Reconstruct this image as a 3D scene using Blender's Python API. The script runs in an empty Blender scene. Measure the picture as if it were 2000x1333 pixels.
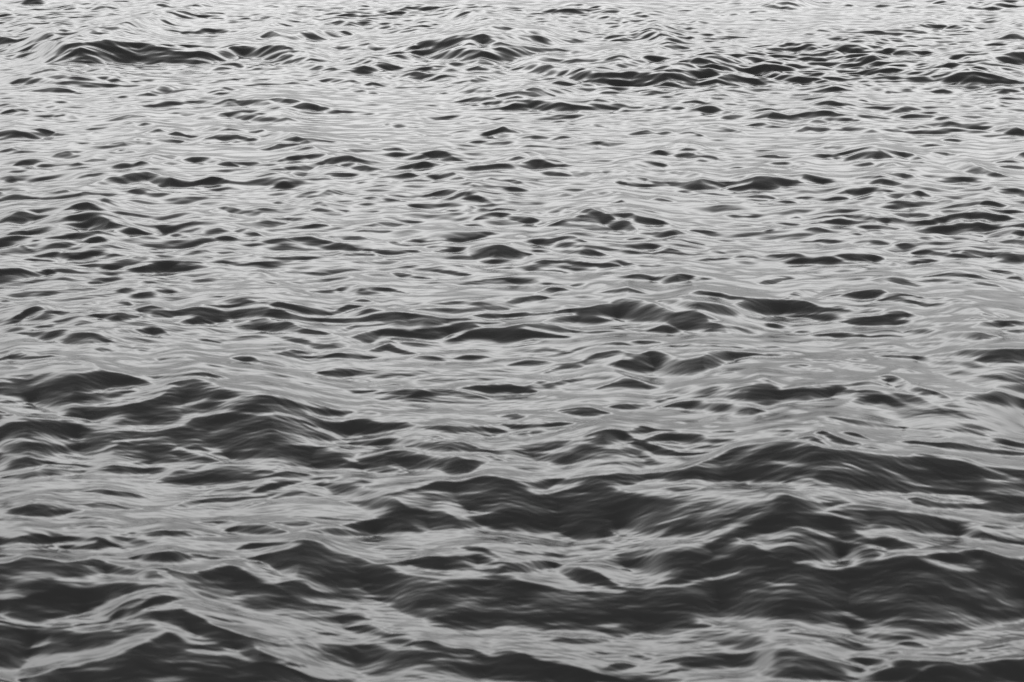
import bpy, math
import numpy as np

# ------------------------------------------------------------------ camera
scene = bpy.context.scene
CAM_H = 6.0                      # eye height over the mean water level, metres
LENS, SENSOR = 70.0, 36.0
FPX = LENS / SENSOR * 2000.0     # focal length in photo pixels (photo 2000 x 1333)
HORIZON = -300.0                 # the horizon lies this many photo pixels above the frame
PITCH = math.atan((666.5 - HORIZON) / FPX)
cd = bpy.data.cameras.new('camera')
cd.lens = LENS; cd.sensor_width = SENSOR; cd.clip_start = 0.1; cd.clip_end = 20000
cd.dof.use_dof = True; cd.dof.focus_distance = 60.0; cd.dof.aperture_fstop = 3.2   # the near water lies in front of the focus
cam = bpy.data.objects.new('camera', cd)
bpy.context.collection.objects.link(cam)
cam.location = (0, 0, CAM_H)
cam.rotation_euler = (math.radians(90) - PITCH, 0, 0)
scene.camera = cam
scene.render.resolution_x = 1024; scene.render.resolution_y = 682

# ------------------------------------------------------------------ sky: pale overcast, brightest low down
SUN_EL, SUN_AZ = math.radians(48), math.radians(200)
world = bpy.data.worlds.new('World'); scene.world = world
world.use_nodes = True
nt = world.node_tree; N = nt.nodes; L = nt.links
for n in list(N): N.remove(n)
out = N.new('ShaderNodeOutputWorld')
bg = N.new('ShaderNodeBackground'); bg.inputs['Strength'].default_value = 0.1
sky = N.new('ShaderNodeTexSky'); sky.sky_type = 'NISHITA'; sky.sun_disc = False
sky.sun_elevation = SUN_EL; sky.sun_rotation = SUN_AZ
bw = N.new('ShaderNodeRGBToBW')                    # black and white photograph
tc = N.new('ShaderNodeTexCoord')
sep = N.new('ShaderNodeSeparateXYZ')
ramp = N.new('ShaderNodeValToRGB'); cr = ramp.color_ramp; cr.interpolation = 'B_SPLINE'
SKY = [(0.0,.26),(.09,.265),(.17,.54),(.25,.94),(.33,.98),(.41,.64),(.49,.34),(.58,.155),(.68,.075),(.82,.04),(1.0,.034)]
cr.elements[0].position = SKY[0][0]; cr.elements[1].position = SKY[-1][0]
def gv(v): return (v, v, v, 1)
cr.elements[0].color = gv(SKY[0][1]); cr.elements[1].color = gv(SKY[-1][1])
for p, v in SKY[1:-1]:
    e = cr.elements.new(p); e.color = gv(v)
cloud = N.new('ShaderNodeTexNoise'); cloud.inputs['Scale'].default_value = 2.2
cloud.inputs['Detail'].default_value = 5; cloud.inputs['Roughness'].default_value = 0.5
cmap = N.new('ShaderNodeMapping'); cmap.inputs['Scale'].default_value = (1, 1, 3)
cm = N.new('ShaderNodeMapRange'); cm.inputs['From Min'].default_value = .25; cm.inputs['From Max'].default_value = .75
cm.inputs['To Min'].default_value = .72; cm.inputs['To Max'].default_value = 1.28
m1 = N.new('ShaderNodeMath'); m1.operation = 'MULTIPLY'
m2 = N.new('ShaderNodeMath'); m2.operation = 'MULTIPLY'; m2.inputs[1].default_value = 23.0
m3 = N.new('ShaderNodeMath'); m3.operation = 'MULTIPLY'; m3.inputs[1].default_value = 0.06
m4 = N.new('ShaderNodeMath'); m4.operation = 'ADD'
L.new(tc.outputs['Generated'], sep.inputs[0]); L.new(sep.outputs['Z'], ramp.inputs[0])
L.new(tc.outputs['Generated'], cmap.inputs[0]); L.new(cmap.outputs[0], cloud.inputs['Vector'])
L.new(cloud.outputs['Fac'], cm.inputs['Value'])
L.new(ramp.outputs['Color'], m1.inputs[0]); L.new(cm.outputs[0], m1.inputs[1])
L.new(m1.outputs[0], m2.inputs[0])
L.new(sky.outputs[0], bw.inputs[0]); L.new(bw.outputs[0], m3.inputs[0])
L.new(m2.outputs[0], m4.inputs[0]); L.new(m3.outputs[0], m4.inputs[1])
L.new(m4.outputs[0], bg.inputs['Color']); L.new(bg.outputs[0], out.inputs['Surface'])

# ------------------------------------------------------------------ sun: veiled by cloud, high behind the viewer
sd = bpy.data.lights.new('sun', 'SUN'); sd.energy = 0.6; sd.angle = math.radians(15)
sd.color = (1.0, 1.0, 1.0)       # the photograph is black and white
sun = bpy.data.objects.new('sun', sd); bpy.context.collection.objects.link(sun)
sun.rotation_euler = (math.radians(90) - SUN_EL, 0, math.radians(-20))
sun.location = (0, -20, 30)

scene.view_settings.view_transform = 'Standard'
scene.view_settings.look = 'None'
scene.view_settings.exposure = 0.0; scene.view_settings.gamma = 1.0

# ------------------------------------------------------------------ the wave faces, read off the photograph
# one line per wave face that rises towards the viewer: x, crest y, height of the face (quarter pixels from the
# corner given by T); d = weaker face, L = a ripple lying across a face that turns it away from the viewer again
WAVES = '''
T 0 0
190 30 6 240 15 20 330 15 12
d.8 20 72 10 60 62 16 100 72 4
490 75 8 560 65 16 640 80 4
d.9 720 60 8 780 50 22 840 70 8
1190 50 10 1250 25 20 1290 45 6
1490 52 6 1590 20 36 1640 45 6
1190 115 8 1300 100 14 1370 95 14 1400 82 26 1450 105 6
1440 125 6 1600 128 8 1690 130 8
d.9 110 230 20 200 195 30 330 225 8
420 240 6 480 220 24 540 245 4
290 280 6 330 262 22 480 280 8
d.9 940 200 8 1000 165 40 1060 185 10
1060 155 14 1150 145 24 1310 158 8
1310 178 8 1415 160 8
1200 230 6 1255 220 12 1300 228 4
920 238 10 975 235 10
1340 240 6 1500 250 16 1580 235 28 1720 240 14 1850 245 4
d.5 600 290 10 700 245 30 830 240 20 900 265 6
-60 280 60 0 285 70 100 310 30 130 320 10
d.6 130 318 8 370 312 6
240 370 8 330 340 16 450 325 60 600 335 110 720 335 130 840 312 155 960 330 140 1080 345 120 1200 352 130 1330 385 110 1470 405 90 1600 400 90 1720 395 60 1840 358 75 2000 372 60 2200 356 60 2330 400 10
d.6 480 430 60 620 440 80 800 450 40 1000 460 40 1300 470 40 1500 480 40
L.6 1600 430 20 1700 420 25 1760 430 10
L.5 290 375 10 380 350 20 460 370 10
70 430 6 200 408 28 250 425 8
250 420 10 400 418 14 470 410 6
0 470 16 50 480 4
330 545 6 400 530 24 480 545 4
700 535 6 760 535 22 860 550 20 1000 595 4
1630 550 8 1740 530 18 1850 512 12
0 575 20 120 590 14 190 575 10 300 560 16
340 575 10 400 575 30 560 595 30 700 605 20 800 600 10
90 650 6 150 620 25 250 612 38 400 630 12
420 645 12 560 635 40 700 640 46 850 655 26 1080 665 6
800 608 8 900 615 20 1000 632 6
1030 625 6 1100 622 14 1220 632 8
250 715 10 430 685 44 600 720 12
d.85 1020 745 8 1150 720 28 1340 675 12 1390 680 4
920 758 8 1010 750 8
760 818 8 850 835 12 960 840 12 1120 830 6
1140 825 8 1300 795 34 1440 792 20 1640 795 14
1690 805 14 1780 775 44 1900 785 26 2000 770 40 2080 780 10
d.7 1420 760 10 1540 735 10
d.7 1700 715 20 1800 695 20 1960 685 8
1610 635 8 1720 628 10 1820 618 20 1870 630 6
20 870 8 130 845 36 220 860 10
230 870 8 370 880 8
d.8 300 810 6 420 825 14 480 850 10
440 905 8 490 900 8
540 905 8 590 905 8
940 925 6 1030 908 20 1140 915 6
1310 890 6 1400 880 14 1540 895 6
1560 915 8 1740 905 10
1740 880 16 1850 880 30 2000 905 34 2180 925 24 2270 920 36 2290 935 10
960 965 6 1010 955 16 1050 965 4
1060 985 6 1130 968 20 1190 982 4
680 1048 6 850 1030 16 1040 1018 8
-80 1020 60 0 1020 70 120 1008 80 240 1030 50 340 1012 36 430 1045 4
1150 1040 8 1250 1008 28 1300 1020 8
1320 1045 6 1380 1020 36 1440 1050 14 1560 1070 4
1600 1000 8 1720 1000 18 1860 1005 8
1620 1080 8 1720 1048 44 1890 1055 28 1910 1065 6
1840 1105 12 1950 1080 20 2000 1070 24
d.85 900 1120 14 1000 1100 34 1080 1080 40 1150 1100 30 1330 1085 24 1400 1095 6
540 1130 6 700 1118 10
1560 1115 8 1640 1120 8
30 1175 8 90 1162 24 140 1178 4
430 1215 6 520 1190 34 605 1212 6
880 1195 6 960 1175 16 1040 1190 4
1150 1235 10 1190 1190 50 1240 1225 20 1310 1218 6
1290 1280 14 1340 1268 16 1390 1275 6
610 1265 8 740 1230 36 860 1240 8
100 1280 10 200 1255 28 350 1250 10
340 1280 10 600 1280 6
1020 1245 10 1120 1250 6
1060 1280 10 1110 1262 26 1150 1280 6
d.8 890 1290 10 960 1275 28 1020 1290 10
1360 1265 8 1480 1235 26 1600 1228 34 1700 1240 40 1800 1275 36 1860 1300 8
1800 1265 10 1900 1260 28 2000 1268 22 2200 1275 8
T 500 0
80 45 8 130 42 12 180 50 6
d.8 350 45 8 470 45 6
910 15 8 940 10 10 975 15 6
800 45 6 830 38 14 860 46 6
1120 75 6 1160 55 20 1230 50 20 1300 50 20 1400 50 18 1440 60 6
1520 65 10 1560 65 10
1520 112 6 1600 95 16 1680 105 6
1690 135 10 1740 138 12 1800 146 4
580 175 10 620 158 22 700 170 30 800 178 28 870 180 14
900 198 8 1000 208 8 1080 212 6
10 215 6 100 190 14 200 182 10
420 155 8 460 157 6
1320 182 8 1400 192 6
1110 235 8 1230 232 14 1330 248 4
1680 235 6 1800 215 14 1900 198 26 1950 210 8
0 300 10 60 250 40 180 248 50 220 270 30
240 290 14 330 262 32 450 240 52 530 245 14
430 270 30 480 290 16
530 290 6 600 268 14 640 268 6
670 255 6 700 240 26 735 262 4
840 308 10 900 312 6
d.9 620 365 16 700 362 30 850 372 24 1040 368 8
840 345 10 880 340 26 930 350 10
1150 352 8 1300 325 26 1440 330 20 1560 295 40 1640 292 60 1740 275 70 1800 270 60 1860 310 50 1980 350 20 2080 358 20
1100 448 12 1220 395 50 1350 375 55 1450 345 50 1520 330 40
1420 435 16 1520 395 60 1620 378 80 1750 390 80 1900 388 80 2000 380 80 2080 385 50 2140 405 8
1660 300 16 1780 265 40 1860 290 8
1860 295 8 1940 275 28 2000 295 8
1020 425 8 1120 395 14 1220 370 10
120 370 16 220 360 30 320 385 30 370 408 6
40 430 20 180 400 50 270 430 14 290 438 4
d.9 190 480 10 300 450 40 420 445 44 540 470 10
380 500 14 500 515 20 600 535 8
760 462 8 850 462 14 960 475 22 1030 495 20 1090 520 6
d.9 620 550 10 760 545 28 880 520 44 960 500 40 1040 515 10
1050 530 14 1110 528 14 1160 540 4
d.8 420 400 8 520 388 18 600 410 6
0 510 10 80 500 14
230 560 6 470 570 8
430 625 8 560 602 34 680 615 36 800 632 16 820 645 6
150 638 8 260 640 24 400 660 16 510 678 4
700 685 8 760 688 18 860 712 14 950 735 6
860 655 10 920 648 26 990 655 6
1280 540 6 1360 530 16 1480 540 8 1620 548 6 1740 545 4
1500 500 6 1560 488 18 1640 500 8 1780 478 16 1830 488 4
1680 530 8 1730 515 20 1800 528 16 1920 515 12
1380 620 6 1460 602 26 1560 622 8
d.6 1110 640 20 1200 590 40 1380 588 10 1540 580 10
1580 640 8 1700 625 14 1740 600 20 1860 630 4
920 610 6 1040 590 12
1370 695 8 1480 685 10 1540 685 6
1600 678 10 1760 678 12
1600 718 8 1680 698 24 1830 708 12
1200 718 8 1300 730 4
1420 732 8 1480 722 14 1520 730 6
1620 780 8 1730 750 36 1860 765 20
1860 750 8 1920 725 24 2000 720 20 2080 715 30 2140 690 30 2200 685 60 2270 720 14 2330 735 6
1780 810 10 1900 788 26 2000 785 30 2100 790 45 2180 780 60 2290 790 55 2400 800 40 2480 830 30 2560 830 35 2680 828 25 2780 845 8
100 768 10 200 765 30 320 785 20
0 800 10 100 800 14
120 825 8 200 825 20 280 835 8
300 830 14 380 808 50 500 830 30 620 855 30 760 870 10 850 875 4
20 885 10 120 880 20 260 870 12
1270 880 8 1320 868 14 1350 872 6
1160 930 6 1280 918 14 1340 922 6
980 980 6 1030 968 14 1150 980 14 1250 992 4
1600 960 8 1740 935 34 1810 960 8
1580 1048 10 1650 1045 14 1720 1052 6
1180 1045 6 1270 1035 18 1330 1060 4
1770 1045 8 1850 1030 20 1920 990 40 2000 1015 20
1860 1055 12 1960 1045 16 2000 1050 6
1630 1115 6 1700 1100 20 1800 1105 6
0 1030 10 40 1015 20 80 1028 6
120 1045 10 180 1035 20 280 1050 14 350 1075 40 450 1085 24 550 1098 14
220 1080 10 300 1075 24 360 1090 8
590 1105 10 700 1115 8
80 1160 20 150 1122 40 300 1118 20
360 1165 10 430 1145 24 500 1155 10
450 1195 20 490 1185 30 540 1210 30 620 1220 16
190 1245 8 340 1225 20 480 1215 24
490 1280 8 600 1240 30 700 1228 40 850 1260 10
1000 1178 6 1080 1168 30 1210 1192 6
1310 1210 8 1400 1185 30 1520 1205 34 1620 1240 8
880 1080 6 960 1090 8
680 1165 10 750 1175 6
680 1280 12 760 1278 34 860 1300 12
d.9 210 1300 10 340 1290 30 470 1288 10
780 1300 10 860 1305 26 980 1318 6
1240 1308 6 1320 1285 20 1380 1300 6
-140 1265 10 0 1265 24 100 1280 6
900 1248 6 1010 1252 6
1880 1250 14 1940 1235 24 2000 1230 24 2080 1220 20
1680 1322 10 1800 1300 24 1920 1290 30 2040 1288 30
T 1000 0
300 80 8 440 80 16 510 88 14
540 92 8 740 90 14 830 98 6
890 98 10 950 90 16 1010 95 10
980 122 8 1030 125 6
1050 108 10 1110 108 12
380 130 6 440 135 6
700 132 6 760 132 6
440 35 8 540 35 12
600 52 8 760 55 8
280 188 8 330 190 12
720 190 8 780 178 12 830 185 6
860 162 8 940 172 6
1440 172 10 1510 172 8
1640 122 6 1780 105 8
1800 160 8 1940 155 14
1860 90 8 2000 88 10
1120 200 8 1150 188 18 1180 198 6
1410 230 8 1450 240 6
0 245 10 200 238 14 320 238 10
480 260 8 540 240 24 620 252 4
-20 282 10 100 288 26 240 290 40 360 318 8
440 322 6 520 315 18 580 325 6
640 295 4 800 282 16 880 278 8
880 300 8 960 270 30 1060 232 60 1180 255 30 1190 265 8
950 265 8 1060 230 20 1130 250 10
1130 325 10 1200 290 34 1240 300 20
1400 300 10 1440 310 12
1110 385 8 1210 352 22 1330 370 6
740 395 8 800 380 18 890 398 8
400 395 10 500 392 20 700 412 8
-100 380 40 0 372 70 60 385 50 130 410 10
100 380 10 200 378 20 400 390 14
d.7 150 470 14 300 450 28 450 470 20 700 455 20 780 440 30
760 460 20 860 430 40 900 445 10
670 530 8 800 505 20 950 475 24 1050 445 40 1180 445 24 1260 440 8
1430 470 10 1540 458 26 1700 455 26 1890 460 8
d.7 1280 510 14 1450 490 24 1600 500 10
30 535 10 140 500 40 280 508 50 380 540 40 500 530 50 620 560 80 720 580 80 860 575 70 1000 565 60 1140 560 60 1240 535 60 1380 545 50 1500 550 40 1560 545 40 1610 575 8
480 580 16 620 600 50 760 630 30 1000 640 16
d.7 900 610 30 1100 600 40 1300 590 30 1450 590 20
d.8 1110 665 14 1240 630 40 1380 620 30 1450 625 8
1580 520 10 1720 515 26 1860 540 10 1940 515 30 2040 530 30 2120 570 60 2200 590 40 2280 625 12
1490 655 10 1620 600 60 1700 578 60 1800 610 16
d.9 1720 660 8 1850 620 34 2000 655 14
300 650 8 380 630 34 450 650 6
370 710 8 460 690 20 560 682 24 640 690 8
0 710 14 120 712 20 190 688 56 260 710 30 330 732 6
-20 755 16 100 745 20 150 750 8
d.8 660 730 10 740 715 20 860 740 8
940 712 10 1100 710 30 1230 712 24 1340 738 6
0 820 30 80 790 60 200 780 50 350 790 60 440 820 40 540 830 40 700 835 30 800 842 6
230 840 16 400 850 20 520 850 10
640 795 10 720 778 26 880 788 14 920 800 4
860 820 8 1040 812 14 1180 822 12 1400 812 8
1100 858 10 1240 835 26 1400 850 20 1520 835 36 1620 850 30 1700 872 6
1490 748 6 1600 732 16 1700 735 8
1560 768 8 1700 772 8
1590 805 6 1740 808 10 1860 822 4
1350 790 6 1520 788 6
1640 920 8 1760 885 34 1880 875 30 2000 872 24
2000 905 30 2080 890 30 2180 910 30 2230 930 8
1360 965 8 1410 958 14 1450 965 4
1430 1000 8 1540 978 30 1680 995 30 1800 1030 10
1840 975 8 1930 960 24 2030 975 24 2100 985 6
780 968 6 880 968 14 980 972 6
600 985 8 660 980 14 750 992 6
330 990 6 420 978 10
500 1000 8 560 998 10
1000 1028 8 1070 1015 18 1110 1030 6
1140 1040 8 1190 1025 24 1300 1045 14 1400 1038 16 1500 1070 4
940 1045 6 1140 1040 8
320 1085 6 400 1068 22 510 1075 8
130 1078 6 180 1070 12 240 1080 4
440 1145 6 560 1122 18 620 1125 6
640 1120 6 750 1130 6
1070 1190 4 1150 1172 18 1200 1185 6
1200 1190 14 1350 1190 40 1480 1215 20 1560 1220 24 1670 1248 6
1440 1255 10 1540 1245 12
1290 1135 8 1450 1130 14
1330 1160 8 1440 1160 10
1610 1165 8 1680 1158 12
1820 1120 8 1900 1122 6
940 1262 8 1040 1260 22 1150 1280 16 1200 1300 4
d.7 860 1290 10 1000 1285 24 1100 1290 8
0 1230 16 60 1220 20 100 1230 6
60 1190 8 180 1192 18 260 1225 20 380 1270 6
-120 1300 14 0 1285 26 100 1262 40 220 1245 60 330 1285 20 430 1300 6
300 1215 6 460 1218 8
480 1318 6 720 1318 10
790 1325 14 880 1325 14
1900 1225 8 2000 1218 12 2050 1220 6
1700 1310 8 1770 1305 6
T 1500 0
90 15 16 150 12 30 270 25 20
d.8 0 35 20 100 50 20 200 60 14
590 42 8 630 35 14 660 42 6
860 45 6 900 38 12 1000 48 6 1090 45 14 1140 55 4
1320 8 6 1350 4 14 1390 12 6
1540 62 12 1580 50 24 1630 62 14
1750 45 6 1820 38 12 1890 45 6
1700 72 6 1780 68 10
1420 55 6 1470 52 6
0 150 14 60 158 8 120 162 4
390 222 10 480 218 10
400 240 10 440 238 8
310 258 8 370 252 8
1020 190 6 1160 200 14 1230 188 28 1350 205 14 1480 208 14 1590 215 6
1520 252 8 1600 248 8
990 248 8 1060 240 10 1200 248 6
1920 175 10 2000 172 30
1460 138 8 1530 145 8
1690 320 6 1800 295 18 1920 262 44 1970 285 20
1850 240 8 1940 235 10
1890 152 8 1960 152 8
480 305 6 560 298 10 660 312 6 800 308 6
-20 380 20 40 375 24 120 345 50 200 340 60 300 345 60 360 370 14
300 345 10 440 350 16 560 352 26 680 358 40 800 358 36 870 365 26 940 390 14 1040 402 26 1130 410 26 1200 405 14 1240 395 20 1280 412 8 1420 425 4
340 405 14 430 396 34 540 400 30 600 410 6
L.5 80 380 6 160 350 14 220 345 6
L.5 190 385 6 290 355 14 340 350 6
1390 455 8 1480 432 20 1560 442 14 1640 462 6
1560 462 6 1720 445 36 1860 430 50 1960 415 70 2060 425 60
500 485 8 620 458 30 710 470 10
700 458 10 800 452 24 890 460 10
770 480 10 820 470 24 870 485 8
600 512 10 740 500 20 950 502 14 1080 500 14 1240 500 10
780 560 8 830 555 24 920 552 18 1100 555 8
-30 545 30 40 530 60 120 570 50 220 600 30 330 625 12 440 625 12 540 638 6
0 650 12 70 665 6
180 650 8 220 650 18 280 670 6
1080 590 8 1160 590 14 1260 600 6
820 640 6 940 620 10 1100 620 14 1240 600 40 1330 560 75 1440 560 90 1560 565 95 1660 575 80 1760 590 55 1880 618 20 1960 638 8
1560 655 20 1640 650 20 1720 640 8
1290 515 8 1380 510 14 1440 512 6
1500 550 10 1560 540 14 1600 555 6
1640 525 8 1720 515 12 1820 528 4
1840 545 6 1900 545 10
370 695 8 460 672 34 590 700 6
620 655 6 740 668 6
780 698 8 860 690 24 940 715 16
940 690 14 1050 685 30 1150 712 14 1300 715 6
1310 712 8 1380 708 16 1480 728 4
1740 700 12 1820 690 30 1880 705 14 2010 695 12
1780 740 6 1880 755 12 2010 748 12
500 772 8 550 762 14 600 772 6
370 805 6 460 795 22 640 828 10
700 782 8 740 775 14 820 800 4
1400 795 6 1470 790 6
1680 812 6 1760 802 14 1840 825 4
1010 855 8 1070 845 18 1140 855 6
150 862 8 220 862 16 290 875 6
0 900 20 60 890 40 190 920 10
200 905 20 320 880 40 450 868 40 580 890 20 740 900 10
d.8 300 960 8 440 925 30 540 918 40 720 940 8
830 878 8 960 885 16 1120 900 30 1250 905 24 1340 910 20 1480 935 12 1620 950 4
0 975 20 60 985 10 160 992 4
230 1015 10 290 988 30 420 1005 16 520 1012 12 660 990 30 800 992 34 960 1000 14 1040 1000 6
460 1035 8 530 1038 8
1130 1005 10 1190 990 30 1260 1005 6
1380 970 8 1440 972 8
1340 990 6 1480 998 8
1540 985 8 1680 985 20 1800 990 8
1800 990 10 1880 985 14
1820 1020 10 1900 1000 46 2010 1030 30
1860 1045 8 2010 1045 10
1380 1090 10 1430 1085 24 1500 1100 10
1480 1090 6 1640 1108 8
400 1155 6 520 1142 14 640 1145 10
d.9 560 1200 14 680 1160 30 780 1135 40 900 1150 40 1000 1180 30 1080 1190 30 1150 1210 14
L.8 640 1230 8 720 1175 12 800 1165 10 880 1190 8
650 1230 20 720 1185 60 800 1178 70 900 1190 60 960 1210 30 1000 1240 10
270 1218 8 370 1200 26 500 1215 8
480 1238 10 560 1225 20 660 1240 10
0 1215 14 50 1218 8
50 1230 8 200 1222 10
720 1280 10 800 1270 20 830 1285 6
1080 1195 10 1150 1200 34 1230 1240 6
1140 1265 8 1230 1268 12
1310 1200 8 1400 1200 20 1520 1225 6
1140 1130 6 1240 1125 16 1360 1135 6
1260 1212 8 1330 1215 8
1500 1265 10 1560 1270 50 1640 1300 50 1700 1320 16
1910 1230 8 1960 1200 40 2020 1195 40
1800 1265 8 1880 1255 14 1980 1265 6
1830 1295 12 1920 1285 30 2020 1300 26
200 1310 6 320 1298 10
60 1275 6 340 1268 8
920 1300 8 980 1290 18 1010 1300 6
1140 1320 10 1300 1312 12
T 0 333
50 150 8 140 135 20 230 150 6
30 40 8 90 38 18 130 55 6
200 15 8 320 30 6
580 65 6 700 45 12 830 35 10
760 100 10 850 65 34 960 45 50 1080 20 60 1220 20 60 1290 50 70 1380 80 40 1500 90 20 1600 80 30 1660 65 40 1720 75 10
L.7 1100 85 8 1160 72 14 1230 90 8
1010 185 6 1130 150 40 1230 180 8
1240 170 8 1320 168 12 1430 178 4
1700 130 8 1800 120 24 1880 132 6
1460 205 6 1550 205 6
920 192 6 1030 198 6
-20 190 16 100 200 12 200 205 20 320 215 12 430 200 20 560 185 20 700 160 26 820 172 6
310 175 6 410 158 14
430 170 8 510 152 20 550 160 6
760 250 8 850 230 30 930 280 10
960 255 10 1020 250 26 1140 280 8
530 290 10 640 262 34 720 265 40 790 298 6
1650 310 8 1780 280 16 1880 305 30 2000 315 8
1720 285 8 1790 282 16 1850 300 6
-20 385 20 60 345 40 140 320 80 210 318 80 270 335 50 380 340 30 490 355 10
0 405 30 100 390 30 220 390 20
360 320 8 480 312 14 560 320 6
540 340 8 690 342 10
580 370 10 720 368 24 820 375 36 900 400 30 980 435 6
d.8 500 400 10 640 400 20 780 405 30 880 425 10
d.85 120 495 20 250 455 40 380 425 60 480 430 50 560 440 20
380 500 10 500 470 40 600 490 8
540 455 10 640 445 18
d.6 0 460 20 120 440 14
d.8 60 500 20 180 480 30 260 480 20
700 490 14 790 470 40 900 465 46 980 500 10
940 470 20 1060 455 40 1130 498 6
330 560 8 480 545 20 600 505 44 700 500 50 800 530 50 960 555 30 1100 575 20 1260 600 6
880 375 8 950 365 18 1030 378 4
1120 405 8 1180 398 14 1250 410 4
1330 378 8 1400 370 18 1560 365 12
1210 435 8 1300 440 20 1440 440 30 1600 430 60 1720 425 50 1830 450 8
1890 470 10 1940 475 30 2040 500 16
1670 520 8 1760 512 36 1900 535 24 2040 540 24
1340 515 6 1460 525 20 1580 525 20
-20 560 30 120 570 14 230 605 6
d.6 540 600 10 700 590 24 900 605 24 1100 615 16 1200 618 6
20 630 10 140 628 30 280 645 12
290 640 10 400 625 40 520 645 34 600 660 20 720 650 20 900 670 12 1000 680 6
d.85 500 700 8 600 670 30 740 680 20 1000 690 10 1120 700 6
220 690 8 400 695 16
0 740 14 120 740 6
640 730 8 860 735 16 1000 750 16 1040 760 14 1160 735 40 1300 735 30 1440 730 24 1600 728 14 1760 715 16 1880 730 16 2000 728 8
d.8 1040 765 14 1150 745 30 1250 745 20
1560 625 8 1700 615 30 1820 625 40 1940 670 10
1480 680 6 1590 665 26 1670 690 6
1320 640 6 1540 630 10
780 785 6 1080 810 10 1160 805 6
-40 790 90 60 785 90 160 785 80 260 800 44 380 778 24 480 795 8
390 845 8 520 832 20 660 838 8
d.6 300 885 8 500 880 14
d.7 430 925 8 560 910 20 660 908 8
700 870 10 780 865 10
1420 830 10 1540 845 24 1700 840 20 1860 848 8
1100 880 6 1260 882 6
1350 910 8 1420 905 14 1480 918 6
1520 915 8 1680 915 8
840 945 6 960 935 16 1100 922 12
1080 968 10 1200 955 30 1310 945 24 1440 960 10
1640 980 6 1800 975 10 1870 960 16 1960 968 4
0 1010 16 60 1000 20 100 1015 8
520 1050 8 700 1020 20 820 1020 12
880 1025 10 980 1010 26 1070 1038 6
150 1050 8 230 1048 14 320 1060 6
-20 1060 26 60 1075 10
1110 1060 16 1180 1045 24 1270 1058 10
1640 1050 6 1800 1045 20 1900 1025 34 2040 1020 30
130 1135 16 240 1095 44 320 1090 54 440 1115 26 560 1130 12 680 1120 12 770 1110 6
20 1180 10 110 1165 16 170 1150 8
730 1150 14 850 1140 40 940 1130 50 1080 1140 14
1080 1175 8 1170 1155 30 1240 1170 6
1120 1085 10 1220 1080 50 1340 1090 50 1460 1070 60 1600 1070 70 1760 1090 60 1900 1080 60 2060 1075 60 2180 1090 40 2260 1130 30 2400 1150 20 2560 1165 10
1360 1190 10 1500 1150 40 1620 1120 70 1760 1160 14
1760 1200 14 1860 1195 50 2000 1190 60 2140 1210 40 2260 1240 30 2440 1270 24 2560 1290 10
-20 1210 14 200 1225 14 320 1240 6
300 1205 8 400 1200 6
d.8 600 1190 10 660 1180 20 700 1190 6
160 1280 14 340 1272 24 480 1255 50 620 1270 60 760 1280 50 880 1320 30
820 1260 14 960 1230 40 1100 1225 40 1260 1235 44 1350 1270 14
1280 1290 20 1460 1295 24 1640 1320 20
L.5 980 1260 10 1060 1245 16 1140 1255 8
T 500 333
0 50 10 100 20 40 260 15 24 320 0 14
460 65 8 510 55 16 560 66 4
520 0 20 620 5 40 740 20 26 850 25 20 980 30 8
860 85 8 960 60 16 1050 40 30 1180 25 30 1260 45 6
1160 95 8 1240 75 26 1350 82 12
1300 55 14 1420 30 20 1460 5 14 1500 10 40 1570 30 40 1640 58 10
130 120 8 210 95 26 280 110 6
0 155 8 60 155 12 130 165 4
350 140 8 420 150 6
400 205 6 520 185 20 580 163 26 680 188 6
740 180 8 820 170 16 900 178 6
910 175 6 1080 185 12 1200 198 12 1260 200 6
870 215 6 960 215 22 1050 225 20 1130 240 4
1360 185 8 1460 160 20 1540 152 40 1650 175 20 1720 165 16
1650 150 8 1700 155 20 1740 170 6
1780 60 12 1840 45 34 1920 65 20 2010 65 20
1660 95 8 1720 112 12
1800 110 10 1920 120 14 2010 135 14 2160 115 6
190 245 8 280 230 14 400 240 10 540 262 4
440 300 16 560 278 44 680 295 20 760 310 12 920 320 6
590 330 6 650 332 6
1160 275 14 1300 260 30 1440 255 30 1580 250 16
1500 305 10 1600 290 26 1760 300 14
1610 270 10 1680 270 16
1600 215 10 1740 210 30 1830 245 6
1720 180 6 2010 195 14
1820 310 8 1900 288 26 2020 295 14
1730 365 10 1860 340 36 1960 345 30 2060 370 14 2140 390 20 2230 410 6
-30 330 8 80 345 20 160 370 20 240 360 20 330 355 24 420 352 40 500 378 10
0 395 10 100 405 14 200 418 6
30 300 8 130 305 8
380 448 8 500 435 20 620 448 6
930 422 8 1050 405 24 1180 420 12
1000 358 8 1170 362 8
810 475 8 900 465 18 1010 475 6
1640 405 8 1720 405 22 1820 425 6
1180 385 6 1270 388 6
-60 480 20 0 495 14 60 512 6
-60 550 20 40 545 20 180 540 40 300 530 50 410 522 50 520 545 20 620 565 8
240 580 12 420 575 24 560 578 34 740 588 24 780 600 8
510 512 8 640 512 20 740 515 40 860 520 40 940 545 14 1060 550 12 1180 575 14 1300 570 14 1400 560 12 1540 550 10 1690 520 10
1220 545 10 1400 530 20 1560 515 30 1690 520 6
880 600 14 980 608 34 1120 620 34 1260 630 20 1360 645 6
640 670 10 760 645 36 860 640 40 960 660 20 990 690 8
0 635 14 60 625 24 120 650 10 260 675 6
80 695 8 300 705 20 440 700 10 620 695 8
1580 605 14 1700 598 40 1820 592 80 1960 598 90 2060 630 60 2140 655 8
1370 590 8 1560 600 10
1390 630 10 1460 620 24 1560 625 8
1780 695 10 1850 690 26 1920 700 8
1800 750 8 1980 750 10
1540 740 6 1740 770 8
1160 745 6 1300 730 10 1400 722 8
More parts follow.
